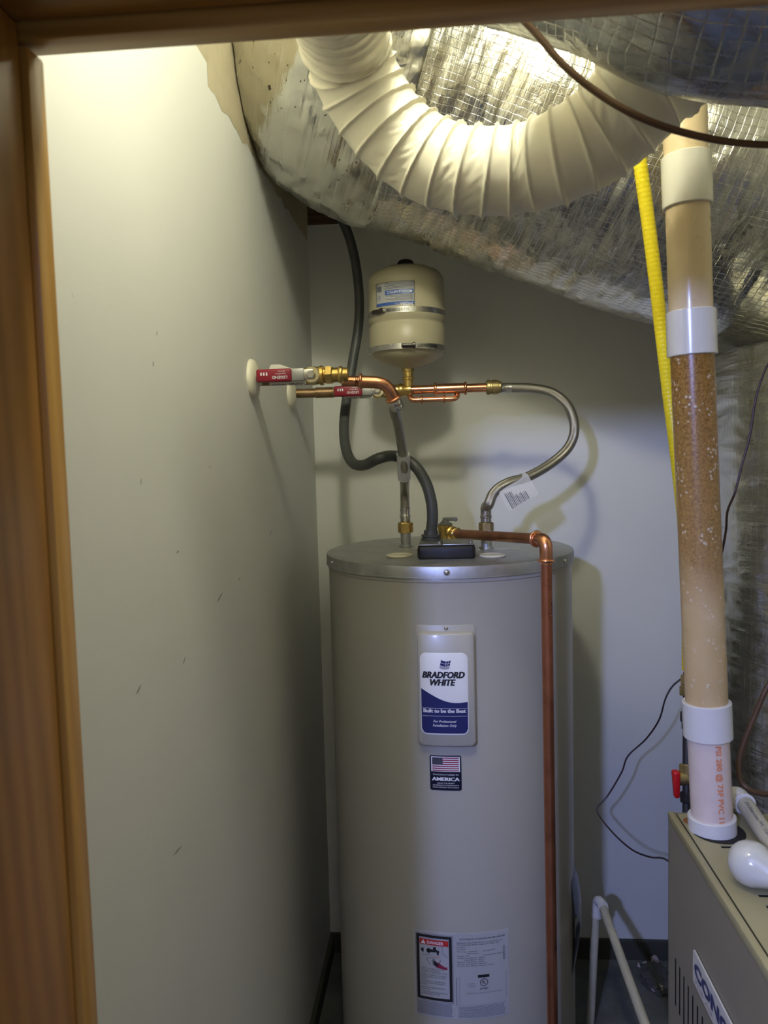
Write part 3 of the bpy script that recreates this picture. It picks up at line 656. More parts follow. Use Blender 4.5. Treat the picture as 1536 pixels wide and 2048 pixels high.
# ---- grey liquid-tight conduit
cd = thing('grey_conduit', 'dark grey flexible conduit curving down from the duct to the junction box', 'conduit', (bx0+0.03, by0+0.03, ZL+0.04))
cb = atZ(862, 1077, ZL+0.036)
lathe('conduit_fitting', [(0.022, 0), (0.022, 0.003), (0.019, 0.0035), (0.019, 0.006), (0.022, 0.0065), (0.022, 0.010), (0.0165, 0.011), (0.0155, 0.02)], cb-Zu*0.001, (0, 0, 1), GREYP, cd, 28)
Yc = cb.y
ctrl = [cb+Zu*0.012, at(865, 1035, Yc), at(862, 1000, Yc+0.004), at(850, 962, Yc+0.012), at(826, 928, Yc+0.02), at(790, 912, Yc+0.04), at(757, 917, 1.74), at(729, 930, 1.80), at(706, 926, 1.86), at(692, 898, 1.92), at(688, 850, 1.98), at(695, 785, 2.03), at(706, 720, 2.06), at(717, 650, 2.08), at(718, 585, 2.09), at(708, 510, 2.09), at(688, 448, 2.08), at(655, 395, 2.06), at(620, 352, 2.04)]
pp, _ = resample(catmull(ctrl), 0.0035)
tube('conduit', pp, lambda s, t, i: 0.0126+0.0003*(1 if i % 3 == 0 else 0), GREYP, cd, 18)

# ================================================================== COPPER LINES
# front line (upper ball valve)
L1Y = 1.583
def Lp(px, py, Y=L1Y): return at(px, py, Y)
def escutcheon(name, label, px, py, Y, tilt=0):
    p = atX(px, py, XW); p = Vector((XW, p.y, p.z)); R = 0.039
    prof = [(R, 0), (R, 0.002), (R*0.97, 0.006), (R*0.85, 0.010), (R*0.62, 0.012), (R*0.42, 0.0145), (0.0125, 0.016)]
    e = thing(name, label, 'escutcheon', p, 'pipe escutcheons on the left wall'); lathe('ring', prof, p, (1, 0, 0), IVORY, e, 40)
    return e, p
es1, e1 = escutcheon('pipe_escutcheon', 'ivory pipe escutcheon nearer the doorway, on the left wall', 503, 758, L1Y)
es2, e2 = escutcheon('pipe_escutcheon', 'ivory pipe escutcheon nearer the back corner, on the left wall', 580, 787, L2Y)
L1Y = e1.y; L2Ye = e2.y
cl = thing('copper_hot_pipe', 'bright copper pipe and elbow joining the front ball valve to the connector', 'pipe', e1)
cyl('pipe', Vector((XW-0.02, L1Y, e1.z-0.003)), Lp(625, 758, L1Y), 0.0111, COPPERB, cl)
lathe('paint_smear', [(0.0118, 0), (0.0120, 0.006), (0.0112, 0.017)], Vector((XW+0.013, L1Y, e1.z-0.003)), (1, 0, 0.03), IVORY, cl, 12)
cyl('pipe', Lp(684, 762), Lp(716, 763), 0.0108, COPPER, cl)
pa, pb, pc_ = Lp(712, 763), Lp(774, 766), EL1+Vector((0, 0, 0.0))
arc = fillet([pa, pb, EL1], 0.026, 10)
pp, _ = resample(arc, 0.005); el = tube('elbow', pp, 0.0128, COPPER, cl, 20)
for px, Y in ((722, L1Y),): bead('press_ring', Lp(px, 763), Vector((1, 0, 0)), 0.0140, 0.0035, COPPER, el)
dE = (EL1-at(781, 785, 1.587)).normalized(); bead('press_ring', EL1-dE*0.014, dE, 0.0140, 0.0035, COPPER, el)
lathe('connector_end', [(0.0125, 0), (0.0145, 0.003), (0.0145, 0.009), (0.0135, 0.012), (0.0145, 0.015), (0.013, 0.022)], EL1-dE*0.010, dE, CHROME, cl, 24)
def ball_valve(label, ax, az, Y, x_body, x_nut, parent_loc, grp):
    """brass valve along +X with its red lever lying back over the pipe towards the wall"""
    v = thing('ball_valve', label, 'valve', parent_loc, grp)
    z = az; bz = Vector((x_body, Y, z))
    lathe('valve_body', [(0.0120, -0.026), (0.0150, -0.024), (0.0150, -0.018), (0.0168, -0.012), (0.0185, 0.0), (0.0172, 0.012), (0.0195, 0.014), (0.0195, 0.020), (0.015, 0.022), (0.0138, 0.027)], bz, (1, 0, 0), BRASS, v, 28)
    hexnut('hex_end', bz+Vector((0.024, 0, 0)), bz+Vector((0.039, 0, 0)), 0.0190, BRASS, v)
    s = lathe('press_socket', [(0.0145, 0), (0.0145, 0.012), (0.0165, 0.014), (0.0172, 0.017), (0.0165, 0.020), (0.0140, 0.022), (0.0140, 0.031), (0.013, 0.032)], bz+Vector((0.038, 0, 0)), (1, 0, 0), BRASS, v, 28)
    # stem faces the camera (-Y); lever runs towards -X
    st = lathe('valve_stem', [(0.0165, 0), (0.0165, 0.010), (0.0150, 0.012), (0.0145, 0.013)], bz+Vector((0, -0.008, 0)), (0, -1, 0), M('pale_brass', (0.74, 0.66, 0.42), 0.3, 0.8), v, 24)
    y0 = Y-0.0225
    h = link('lever', box_bm((x_body-0.034, y0-0.003, z-0.0085), (x_body+0.004, y0, z+0.0105), 0.001), CHROME, v)
    bm = box_bm((x_body-0.043, y0-0.005, z-0.011), (x_body-0.014, y0+0.001, z+0.0125), 0.0015); link('lever_plate', bm, M('zinc_bracket', (0.45, 0.45, 0.44), 0.4, 0.7), v)
    hexnut('stem_nut', Vector((x_body, y0-0.001, z)), Vector((x_body, y0-0.0095, z)), 0.0080, CHROME, v)
    grip = link('handle_grip', box_bm((x_body-0.108, y0-0.0095, z-0.0125), (x_body-0.038, y0+0.003, z+0.0130), 0.004, seg=3), RED, v); grip['label'] = 'red vinyl lever grip'
    P = Print(lambda u, w, o: Vector((x_body-0.073-u, y0-0.0095-o, z-w)))       # upside down lettering
    P.text('LEGEND', -0.012, 0.0015, 0.030, 0.0055, INKW, bold=0.02); P.text('LegendPress', -0.014, -0.0040, 0.020, 0.0028, INKW)
    P.text('600 WOG', -0.016, -0.0085, 0.013, 0.0022, INKW)
    for k in range(3): P.rect(0.012+k*0.0055, -0.006, 0.015+k*0.0055, 0.0, INKW)
    P.done(v)
    # folded white paper tag hooked behind the lever
    tg = slab_bm(lambda u, w, o: Vector((x_body-0.085+u, y0+0.0055+o, z+w)), [(0.0, -0.017), (0.068, -0.0195), (0.073, -0.017), (0.070, 0.0), (0.052, 0.012), (0.022, 0.0225), (0.004, 0.0225), (0.0, 0.014)], 0.0006)
    t_ = link('paper_tag', tg, PAPERT, v); t_['label'] = 'white paper tag'
    P = Print(lambda u, w, o: Vector((x_body-0.030-u, y0+0.0050-o, z-0.0162-w)))
    P.text('LEGEND', 0.0, -0.0015, 0.030, 0.0045, INK, bold=0.02); P.rect(0.022, 0, 0.05, 0.0018, INKG); P.done(v)
    return v
b1p = Lp(636, 757); ball_valve('front brass ball valve with red lever, by the nearer escutcheon', 0, b1p.z, L1Y, b1p.x, 0, b1p, 'red-lever ball valves')

# back line: old pipe, second valve, tee, check fittings
b2p = at(758, 782, L2Y)
zL = b2p.z
def L2(px, py=None): p = at(px, py or 782, L2Y); return Vector((p.x, L2Y, zL))
bp = thing('copper_cold_pipe', 'brown copper pipe coming out of the rear escutcheon', 'pipe', e2)
cyl('pipe', Vector((XW-0.02, L2Ye, e2.z)), L2(752)+Vector((0, 0, -0.001)), 0.0113, COPPERB, bp)
xa, xb = L2(634).x, L2(668).x; dpv = (L2(752)-e2).normalized(); q0 = e2+dpv*((xa-e2.x)/dpv.x); q1 = e2+dpv*((xb-e2.x)/dpv.x)
k_ = cyl('coupling', q0, q1, 0.0131, COPPERB, bp)
for q in (q0, q1): bead('solder_ring', q, dpv, 0.0125, 0.0014, BRASSD, k_)
b2 = L2(757); ball_valve('rear brass ball valve with red lever, half hidden by the copper elbow', 0, zL, L2Y, b2.x, 0, b2, 'red-lever ball valves')
cp = thing('copper_tee_pipe', 'bright copper pipe run under the expansion tank with bypass loop', 'pipe', L2(815))
TXc = L2(817)
lathe('brass_tee', [(0.0125, -0.018), (0.0158, -0.016), (0.0165, -0.013), (0.0158, -0.010), (0.0145, -0.008), (0.0145, 0.010), (0.0120, 0.012)], TXc-Vector((0.004, 0, 0)), (1, 0, 0), BRASS, cp, 24)
lathe('tee_branch', [(0.0120, 0), (0.0120, 0.024), (0.0150, 0.026), (0.0150, 0.030), (0.0125, 0.032)], TXc, (0, 0, 1), BRASS, cp, 24)
cyl('pipe', TXc, L2(978), 0.0109, COPPER, cp)
cc = cyl('coupling', L2(868), L2(934), 0.0132, COPPER, cp)
for px in (871, 931): bead('press_ring', L2(px), Vector((1, 0, 0)), 0.0140, 0.0034, COPPER, cc)
# union towards the connector
o_ = lathe('union_fitting', [(0.0125, 0), (0.0170, 0.001), (0.0185, 0.004), (0.0185, 0.010), (0.0165, 0.011), (0.0165, 0.015), (0.0185, 0.016), (0.0178, 0.030), (0.0150, 0.031), (0.0150, 0.036), (0.012, 0.038)], L2(972), (1, 0, 0), BRASSD, cp, 28)
# bypass loop (smaller copper) slung under and in front
zb_ = at(860, 799, L2Y-0.015).z; yb = L2Y-0.012
pts = [Vector((TXc.x+0.004, L2Y, zL-0.006)), Vector((TXc.x+0.004, yb, zb_)), Vector((L2(914).x, yb, zb_)), Vector((L2(914).x, L2Y+0.01, zL-0.002))]
pp, _ = resample(fillet(pts, 0.012, 8), 0.003); lo_ = tube('bypass_pipe', pp, 0.0066, COPPER, cp, 16); lo_['label'] = 'thin copper bypass loop'
for px in (844, 888): bead('press_ring', Vector((L2(px).x, yb, zb_)), Vector((1, 0, 0)), 0.0088, 0.0026, COPPER, lo_)

# ---- expansion tank
XE = TXc.x; ztop = at(814, 533, L2Y).z; zbot = at(818, 733, L2Y).z
et = thing('expansion_tank', 'small beige expansion tank with two steel bands, above the copper pipe', 'tank', (XE, L2Y, zL+0.032))
RE = 0.0935; Hh = ztop-zbot
zs = lambda t: zbot+Hh*t
prof = [(0.012, zbot-0.012), (0.014, zbot-0.004), (0.03, zbot), (0.062, zbot+0.010), (0.083, zbot+0.022), (RE-0.002, zbot+0.036), (RE, zbot+0.046), (RE, zs(0.385)), (RE-0.003, zs(0.40)), (RE-0.003, zs(0.42)), (RE+0.0015, zs(0.435)), (RE+0.0015, zs(0.55)), (RE-0.0005, zs(0.565)), (RE, zs(0.83)), (RE-0.003, zs(0.88)), (RE-0.012, zs(0.93)), (RE-0.033, zs(0.97)), (0.03, zs(0.99)), (0, zs(1.0))]
link('tank_shell', lathe_bm([(r, z-zL) for r, z in prof], Vector((XE, L2Y, zL)), Zu, 64), BEIGE, et, sharp=60)
lathe('valve_cap', [(0.0215, -0.006), (0.0215, 0.0), (0.0205, 0.008), (0.016, 0.014), (0.008, 0.0165), (0, 0.017)], (XE, L2Y, ztop), (0, 0, 1), BLACK, et, 32)['label'] = 'black air valve cap'
hexnut('connection_nut', Vector((XE, L2Y, zL+0.044)), Vector((XE, L2Y, zL+0.066)), 0.0155, BRASSD, et)
lathe('threaded_neck', [(0.0125, 0), (0.0125, 0.016), (0.0145, 0.017), (0.0145, 0.022), (0.011, 0.023), (0.011, zbot-zL-0.026)], (XE, L2Y, zL+0.028), (0, 0, 1), BRASS, et, 24)
def etmap(R): return lambda u, v, o: Vector((XE+(R+o)*math.sin(u/R), L2Y-(R+o)*math.cos(u/R), v))
def band(zc, scr_phi):
    b = lathe('steel_band', [(RE+0.0002, -0.0065), (RE+0.0016, -0.0065), (RE+0.0016, 0.0065), (RE+0.0002, 0.0065)], (XE, L2Y, zc), (0, 0, 1), CHROME, et, 64)
    f = etmap(RE+0.002); bm = bmesh.new()
    for k in range(26):
        u = scr_phi*RE+(0.022+k*0.0022); q = [f(u+a, zc+c, 0.0) for a, c in ((0, -0.004), (0.0009, -0.004), (0.0009, 0.004), (0, 0.004))]; bm.faces.new([bm.verts.new(x) for x in q])
    link('worm_slots', bm, DARK, b, smooth=False)
    d = Vector((math.sin(scr_phi), -math.cos(scr_phi), 0)); c = Vector((XE, L2Y, zc))+d*(RE+0.006); t = Vector((math.cos(scr_phi), math.sin(scr_phi), 0))
    lathe('screw_housing', [(0.004, -0.017), (0.0055, -0.015), (0.0055, 0.009), (0.0068, 0.010), (0.0068, 0.016), (0.004, 0.017)], c, t, M('dark_steel', (0.10, 0.09, 0.08), 0.3, 0.8), b, 10)
_, zb1 = oncyl(812, 618, RE, XE, L2Y); _, zb2 = oncyl(820, 691, RE, XE, L2Y)
band(zb1, math.radians(-42)); band(zb2, math.radians(4))
pl, _ = oncyl(753, 590, RE, XE, L2Y); pr, _ = oncyl(829, 590, RE, XE, L2Y); _, t1 = oncyl(815, 561, RE, XE, L2Y); t0 = zb1+0.002
f0 = etmap(RE+0.0006); w = (pr-pl)*RE; h = t1-t0; Rr = RE+0.0006
bm = bmesh.new(); g = [[bm.verts.new(f0(pl*Rr+w*i/12, t0+h*k, 0)) for i in range(13)] for k in (0, 1)]
for i in range(12): bm.faces.new((g[0][i], g[0][i+1], g[1][i+1], g[1][i]))
bmesh.ops.solidify(bm, geom=bm.faces[:], thickness=0.0003)
lb = link('model_label', bm, PAPER, et); lb['label'] = 'upside-down white and blue label'
P = Print(lambda u, v, o: f0(pr*Rr-u*w, t1-v*h, o+0.0004))      # rotated by half a turn
P.rect(0.0, 0.74, 1.0, 0.96, INKB, 0.0003, 8); P.rect(0.02, 0.30, 0.72, 0.47, INKB, 0.0003, 6)
P.text('2HYDRA', 0.04, 0.79, 0.30, 0.11, INKW, bold=0.02, align='l'); P.text('PRO', 0.35, 0.79, 0.13, 0.11, SILV, align='l')
P.text('MODEL# HPTE12', 0.06, 0.335, 0.60, 0.10, INKW, bold=0.01, align='l')
for i in range(5): P.rect(0.03, 0.05+i*0.045, 0.74-0.06*(i % 2), 0.068+i*0.045, INKG, 0.0004, 4)
for i in range(5): P.rect(0.03, 0.50+i*0.042, 0.70-0.12*(i % 3), 0.515+i*0.042, INKG, 0.0004, 4)
P.rect(0.82, 0.12, 0.95, 0.32, INKG); P.rect(0.86, 0.45, 0.93, 0.62, SILV)
P.rect(0, 0.0, 1, 0.015, INK, 0.0003, 8); P.rect(0, 0, 0.012, 0.96, INK); P.rect(0.988, 0, 1, 0.96, INK); P.rect(0.0, 0.0, 1.0, 0.012, INK, 0.0004, 8)
P.done(lb)

# ---- relief valve and discharge pipe
vp = atZ(891, 1082, ZL+0.002); vp = Vector((vp.x, 1.90, ZL)); vz = at(890, 1066, vp.y).z
rv = thing('relief_valve', 'brass temperature relief valve with grey lever behind the junction box', 'valve', vp)
lathe('valve_body', [(0.012, 0), (0.012, vz-ZL-0.018), (0.016, vz-ZL-0.016), (0.0175, vz-ZL), (0.0185, vz-ZL+0.014), (0.0195, vz-ZL+0.015), (0.0195, vz-ZL+0.019), (0.0165, vz-ZL+0.021)], vp, (0, 0, 1), BRASS, rv, 28)
lathe('bonnet', [(0.0175, 0), (0.0175, 0.003), (0.010, 0.008), (0.007, 0.012), (0, 0.013)], (vp.x, vp.y, vz+0.020), (0, 0, 1), GREYD, rv, 24)
bm = box_bm((vp.x-0.006, vp.y-0.006, vz+0.030), (vp.x+0.030, vp.y+0.006, vz+0.038), 0.0015); lathe_bm([(0.003, -0.008), (0.0045, -0.006), (0.0045, 0.006), (0.003, 0.008)], Vector((vp.x+0.026, vp.y, vz+0.033)), Vector((0, 1, 0)), 10, bm)
link('test_lever', bm, GREYD, rv)
dpp = thing('discharge_pipe', 'copper relief discharge pipe running forward and down the tank front', 'pipe', (0.2, 1.5, 0.05))
A0 = Vector((vp.x+0.012, vp.y-0.012, vz)); K1 = at(1092, 1079, 1.505); bot = Vector((K1.x+0.004, K1.y, 0.02))
dA = (K1-A0).normalized()
lathe('male_adapter', [(0.0125, 0), (0.0150, 0.002), (0.0150, 0.008), (0.0175, 0.010), (0.0175, 0.016), (0.0140, 0.018), (0.0140, 0.036), (0.0150, 0.038), (0.0118, 0.040)], A0, dA, BRASS, rv, 24)
cyl('horizontal_pipe', A0+dA*0.03, K1-dA*0.03, 0.0111, COPPERD, dpp, 24)
cyl('vertical_pipe', K1-Zu*0.03, bot, 0.0111, M('reddish_copper', (0.50, 0.20, 0.11), 0.30, 0.9, var=0.14, vscale=18), dpp, 24)
pp, _ = resample(fillet([K1-dA*0.040, K1, K1-Zu*0.048], 0.03, 10), 0.004); e_ = tube('elbow', pp, 0.0128, COPPER, dpp, 22)
bead('press_ring', K1-dA*0.034, dA, 0.0140, 0.0034, COPPER, e_); bead('press_ring', K1-Zu*0.041, Zu, 0.0140, 0.0034, COPPER, e_)

# ================================================================== DUCTS
def foil_tube(name, ctrl, R, mat, parent, seg=150, step=0.007, amp=0.010, seed=0, crumple=0.0, caps=True, along=(55, 3.2), smooth=True):
    pts, Lg = resample(catmull([Vector(c) for c in ctrl], 14) if smooth else ctrl, step)
    def rf(s, th, i):
        c, sn = math.cos(th), math.sin(th); rr = R(s/Lg) if callable(R) else R
        big = noise.noise(Vector((s*4, c*1.3, sn*1.3+seed)))*amp*1.6
        w = noise.noise(Vector((s*along[0]+1.5*noise.noise(Vector((c*4, sn*4, s*6))), c*along[1], sn*along[1]+seed)))
        ridge = (1-abs(w)*2)*amp*0.32
        fine = noise.fractal(Vector((s*26, c*R0*26, sn*R0*26+seed)), 0.7, 2.2, 3)*amp*0.16
        cr = 0.0
        if crumple:
            q = Vector((s*9, c*R0*9, sn*R0*9+seed)); q += noise.noise_vector(q*1.3)*0.5; d = noise.voronoi(q)[0]; cr = (d[1]-d[0]-0.35)*crumple
        return rr+big+ridge+fine+cr
    R0 = R(0.5) if callable(R) else R
    return link(name, sweep_bm(pts, rf, seg, caps), mat, parent, sharp=180)
du = thing('insulated_duct', 'big foil-wrapped insulated duct crossing under the ceiling', 'duct', (0.4, 1.8, E+0.9))
E2 = lambda x, y, z: Vector((x, y, E+z))
RD = 0.35
def axis_over(sil, R):                            # centre line of a tube whose underside passes through these sight points
    P_ = [at(*q) for q in sil]; out = []
    for i, p in enumerate(P_):
        t = (P_[min(i+1, len(P_)-1)]-P_[max(0, i-1)]).normalized(); n = (p-O).normalized().cross(t).normalized()
        if n.z < 0 or abs(n.z) < 0.25 and n.x < 0: n = -n
        out.append(p+n*R)
    return out
AX = axis_over([(560, 398, 1.72), (700, 441, 1.76), (850, 487, 1.80), (980, 537, 1.82), (1100, 580, 1.83), (1300, 647, 1.84), (1536, 700, 1.85), (1720, 735, 1.85)], RD)
dirA = (AX[0]-AX[2]).normalized(); pole = AX[1]+dirA*((XW-0.040-AX[1].x)/dirA.x)
line_, LD = resample(catmull([pole, pole.lerp(AX[2], 0.5)]+AX[2:], 14), 0.007)
NOSE = 0.40
def nose(s): return max(0.0, 1-max(0, 1-s/NOSE)**2.7)**0.5+0.0005
def hug(o):                                       # the soft jacket is squashed against the left wall
    for v in o.data.vertices:
        if v.co.x < XW+0.004: v.co.x = XW+0.004+0.002*noise.noise(v.co*20)
    return o
kk = int(0.40/0.007)
elb = hug(foil_tube('duct_end', line_[:kk], lambda t: (RD+0.002)*nose(t*0.40), FOILS, du, amp=0.008, seed=3, along=(18, 6), smooth=False, crumple=0.012, seg=220, step=0.005))
elb['label'] = 'dull smooth foil sheet with dark specks over the duct end'
foil_tube('duct_run', line_[kk-4:], lambda t: RD*nose(0.36+t*2.0), FOIL, du, amp=0.013, seed=7, smooth=False)
# a taped foil patch on the duct
nd = thing('foil_flex_duct', 'smaller foil flex duct close behind the door header at upper right', 'duct', E2(0.5, 0.8, 0.5))
ctrl = [at(1000, -150, 0.86), at(1120, -118, 0.85), at(1250, -78, 0.83), at(1380, -20, 0.81), at(1500, 2, 0.80), at(1700, 0, 0.79), at(1950, -10, 0.79)]
foil_tube('duct_jacket', ctrl, 0.088, FOILN, nd, seg=90, step=0.006, amp=0.005, seed=21, along=(30, 3))
# return plenum wrapped in foil behind the furnace
pn = thing('foil_plenum', 'tall foil-wrapped air plenum behind the vent pipe', 'duct', (0.85, 1.75, 0.0))
bm = bmesh.new(); uvl = bm.loops.layers.uv.verify()
o = rrect(0.598, 1.45, 1.14, 1.99, 0.22, 16); per = []
for (a, b), (c, d) in zip(o, o[1:]+o[:1]):
    m = max(1, int(math.hypot(c-a, d-b)/0.009)); per += [(a+(c-a)*i/m, b+(d-b)*i/m) for i in range(m)]
K = len(per); zz = [0.01+0.0085*i for i in range(int((E+0.20)/0.0085))]; rings = []; cx, cy = 0.869, 1.72
for z in zz:
    rg = []
    for i, (a, b) in enumerate(per):
        w = noise.noise(Vector((a*5, b*5, z*42+2*noise.noise(Vector((a*9, b*9, z*7)))))); big = noise.noise(Vector((a*7, b*7, z*5)))
        k = 1+(0.014*(1-2*abs(w))*0.35+0.010*big)/0.35; rg.append(bm.verts.new((cx+(a-cx)*k, cy+(b-cy)*k, z)))
    rings.append(rg)
for r_i, (A_, B_) in enumerate(zip(rings, rings[1:])):
    for i in range(K):
        f = bm.faces.new((A_[i], A_[(i+1) % K], B_[(i+1) % K], B_[i]))
        for lp, (u, v) in zip(f.loops, ((i, r_i), (i+1, r_i), (i+1, r_i+1), (i, r_i+1))): lp[uvl].uv = (u*0.009, v*0.0085)
bm.faces.new(rings[-1]); link('foil_wrap', bm, FOILP, pn, sharp=180)

# ================================================================== WHITE SPIRAL HOSE
hs = thing('white_exhaust_hose', 'white spiral vinyl hose sagging in a U below the foil duct', 'hose', at(900, 340, 1.08))
RH = 0.0585
ctrl = [at(650, -60, 0.86), at(680, 30, 0.98), at(697, 110, 1.05), at(735, 195, 1.08), at(795, 275, 1.09), at(870, 325, 1.09), at(955, 343, 1.08), at(1045, 338, 1.07), at(1125, 312, 1.05), at(1200, 268, 1.035), at(1262, 208, 1.015), at(1310, 155, 1.005), at(1370, 100, 1.005), at(1460, 50, 1.01)]
pts, Lg = resample(catmull(ctrl, 16), 0.0016)
PIT = 0.031
def hr(s, th, i):
    t = (s/PIT - th/(2*PI)*0 + 0.10*math.sin(th+0.6)) % 1.0
    t = (s/PIT + th/(2*PI)) % 1.0
    rib = 0.0042*math.exp(-((min(t, 1-t))/0.055)**2)
    grow = 0.007*max(0.0, min(1.0, (s/Lg-0.62)/0.25)); k = int(s/PIT + th/(2*PI)); rnd = (math.sin(k*12.9898)*43758.5453) % 1
    sag = -0.0018-0.0030*rnd*math.sin(PI*t)
    wr = 0.0011*noise.noise(Vector((s*210+th*9, math.cos(th)*3.5, math.sin(th)*3.5)))*math.sin(PI*t)*(1.7 if rnd > 0.7 else 0.3)
    return RH+grow+rib+sag+wr
link('hose', sweep_bm(pts, hr, 96, True), HOSEW, hs, sharp=180)

# overhead brown cable in front of the hose
cb_ = curve_tube('brown_cable', [at(x, y, Y) for x, y, Y in ((930, -90, 0.80), (1000, -10, 0.80), (1068, 62, 0.80), (1125, 128, 0.80), (1190, 182, 0.80), (1260, 225, 0.80), (1330, 254, 0.81), (1400, 273, 0.82), (1470, 285, 0.83), (1560, 290, 0.84), (1700, 285, 0.86), (1950, 270, 0.95), (2300, 200, 1.0))], 0.0036, WIREB, None, 12, 0.006)
tag(cb_, 'brown sheathed cable sagging in front of the white hose', 'cable')

# ================================================================== FURNACE CORNER
FX, FZ = 0.358, E-0.6
FY0, FY1 = 0.655, 1.26
fu = thing('furnace', 'beige furnace cabinet in the lower right corner', 'furnace', (FX, 0.95, 0))
def holed(fn, u0, u1, v0, v1, holes, th=0.0015):
    """plate with rectangular slots"""
    us = sorted({u0, u1}|{h[0] for h in holes}|{h[2] for h in holes}); vs_ = sorted({v0, v1}|{h[1] for h in holes}|{h[3] for h in holes}); bm = bmesh.new(); vm = {}
    def V(i, k, o):
        if (i, k, o) not in vm: vm[(i, k, o)] = bm.verts.new(fn(us[i], vs_[k], -o*th))
        return vm[(i, k, o)]
    solid = lambda i, k: 0 <= i < len(us)-1 and 0 <= k < len(vs_)-1 and not any(h[0]-1e-9 <= (us[i]+us[i+1])/2 <= h[2] and h[1] <= (vs_[k]+vs_[k+1])/2 <= h[3] for h in holes)
    for i in range(len(us)-1):
        for k in range(len(vs_)-1):
            if not solid(i, k): continue
            for o in (0, 1): bm.faces.new((V(i, k, o), V(i+1, k, o), V(i+1, k+1, o), V(i, k+1, o)))
            for (di, dk, a, b) in ((-1, 0, (i, k), (i, k+1)), (1, 0, (i+1, k), (i+1, k+1)), (0, -1, (i, k), (i+1, k)), (0, 1, (i, k+1), (i+1, k+1))):
                if not solid(i+di, k+dk): bm.faces.new((V(*a, 0), V(*b, 0), V(*b, 1), V(*a, 1)))
    bmesh.ops.recalc_face_normals(bm, faces=bm.faces); return bm
# left face (towards the heater): u = distance from the back corner, v = height
lf = lambda u, v, o: Vector((FX-o, FY1-u, v))
sl_holes = []
lz1, lz0 = atX(1350, 1914, FX).z, atX(1352, 2014, FX).z
for k in range(22):                               # evenly spaced upright slots
    u = FY1-1.222+k*0.0215
    if u < FY1-FY0-0.03: sl_holes.append((u, lz0, u+0.0068, lz1))
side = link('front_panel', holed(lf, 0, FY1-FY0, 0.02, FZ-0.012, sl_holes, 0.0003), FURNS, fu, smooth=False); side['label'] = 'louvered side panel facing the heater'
# top panel with slots and lip
tf = lambda u, v, o: Vector((FX+0.012+u, FY1-0.006-v, FZ+o)); th_ = []
for k in range(14):                               # slots step back by the width of the vent pipe opening
    q = atZ(1440, 1691, FZ); y = q.y-k*0.0255; v = FY1-0.006-y
    if v < FY1-FY0-0.05 and k != 2: th_.append((q.x-FX-0.012+0.004*(k > 0), v, 0.19, v+0.0075))
link('top_panel', holed(tf, 0, 0.50, 0, FY1-FY0-0.02, th_), FURN, fu, smooth=False)
box('edge_rail', (FX-0.001, FY0, FZ-0.014), (FX+0.0095, FY1, FZ+0.001), FURN, fu, 0.0015)
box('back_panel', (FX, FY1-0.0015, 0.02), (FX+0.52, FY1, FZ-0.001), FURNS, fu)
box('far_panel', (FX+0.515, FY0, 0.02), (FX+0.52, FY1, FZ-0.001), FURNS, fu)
box('shade_block', (FX+0.007, FY0+0.02, 0.03), (FX+0.50, FY1-0.02, FZ-0.006), DARK, fu)  # near-black block standing in for the unlit inside behind the slots
# brand sign
s0 = atX(1391, 1897, FX); s1 = atX(1393, 1966, FX); sy = s0.y; sh_ = s0.z-s1.z; slen = 0.28
sf = lambda u, v, o: Vector((FX-0.0015-o, sy-u, s0.z-sh_+v))
sg = link('brand_sign', slab_bm(sf, rrect(0, 0, slen, sh_, 0.004), 0.0022), M('ivory_sign', (0.62, 0.60, 0.56), 0.35, var=0.02), fu); sg['label'] = 'white brand sign with navy letters'
P = Print(lambda u, v, o: sf(u, v, o+0.0024))
P.text('CONCORD', 0.008, sh_*0.36, 0.235, sh_*0.42, NAVY, bold=0.05, align='l'); P.text('THE AIR YOU TRUST', 0.010, sh_*0.13, 0.20, sh_*0.10, M('mauve_ink', (0.35, 0.22, 0.30), 0.5), align='l')
P.done(sg)

# ---- vent pipe
def VP(py): 
    xs = [(100, 1366), (250, 1370), (500, 1378), (900, 1390), (1300, 1408), (1660, 1425), (1700, 1427)]
    for (a, b), (c, d) in zip(xs, xs[1:]):
        if a <= py <= c: return at(b+(d-b)*(py-a)/(c-a), py, 1.20)
vt = thing('vent_pipe', 'vertical plastic furnace vent pipe, stained amber along its middle', 'pipe', VP(1690))
def vcyl(name, y0, y1, r, mat, label=None):
    a, b = VP(y0), VP(y1); h = (b-a).length; c = 0.0012
    o = lathe(name, [(r-0.004, 0), (r-c, 0.0), (r, c), (r, h-c), (r-c, h), (r-0.004, h)], b, a-b, mat, vt, 48)
    if label: o['label'] = label
    return o
RV = 0.0312
vcyl('pipe', 130, 330, RV, TANP, 'clean tan upper length'); vcyl('coupling', 312, 415, RV+0.0042, WHITEP); vcyl('pipe', 405, 640, RV, TANP, 'clean tan length')
vcyl('coupling', 622, 712, RV+0.0045, WHITEP); vcyl('pipe', 700, 1420, RV, VENT, 'amber-stained speckled length'); vcyl('coupling', 1402, 1473, RV+0.0050, WHITEB)
lowp = vcyl('pipe', 1465, 1640, RV-0.0005, PINKP, 'pale pinkish length with orange print'); vcyl('coupling', 1630, 1668, RV+0.0045, WHITEB); 
base_ = atZ(1425, 1672, FZ)
lathe('stub', [(RV-0.002, -0.02), (RV, -0.02), (RV, 0.012), (RV-0.002, 0.012)], Vector((VP(1668).x, 1.20, FZ)), (0, 0, 1), M('mauve_grey_pvc', (0.40, 0.33, 0.31), 0.4), vt, 48)
lathe('gap_shade_ring', [(RV+0.009, 0), (RV+0.009, 0.0012), (RV+0.001, 0.0014)], Vector((VP(1668).x+0.006, 1.195, FZ)), (0, 0, 1), DARK, fu, 48)['label'] = 'black ring standing in for the shaded gap around the vent pipe'  # flat black ring drawn for the shade in the pipe gap
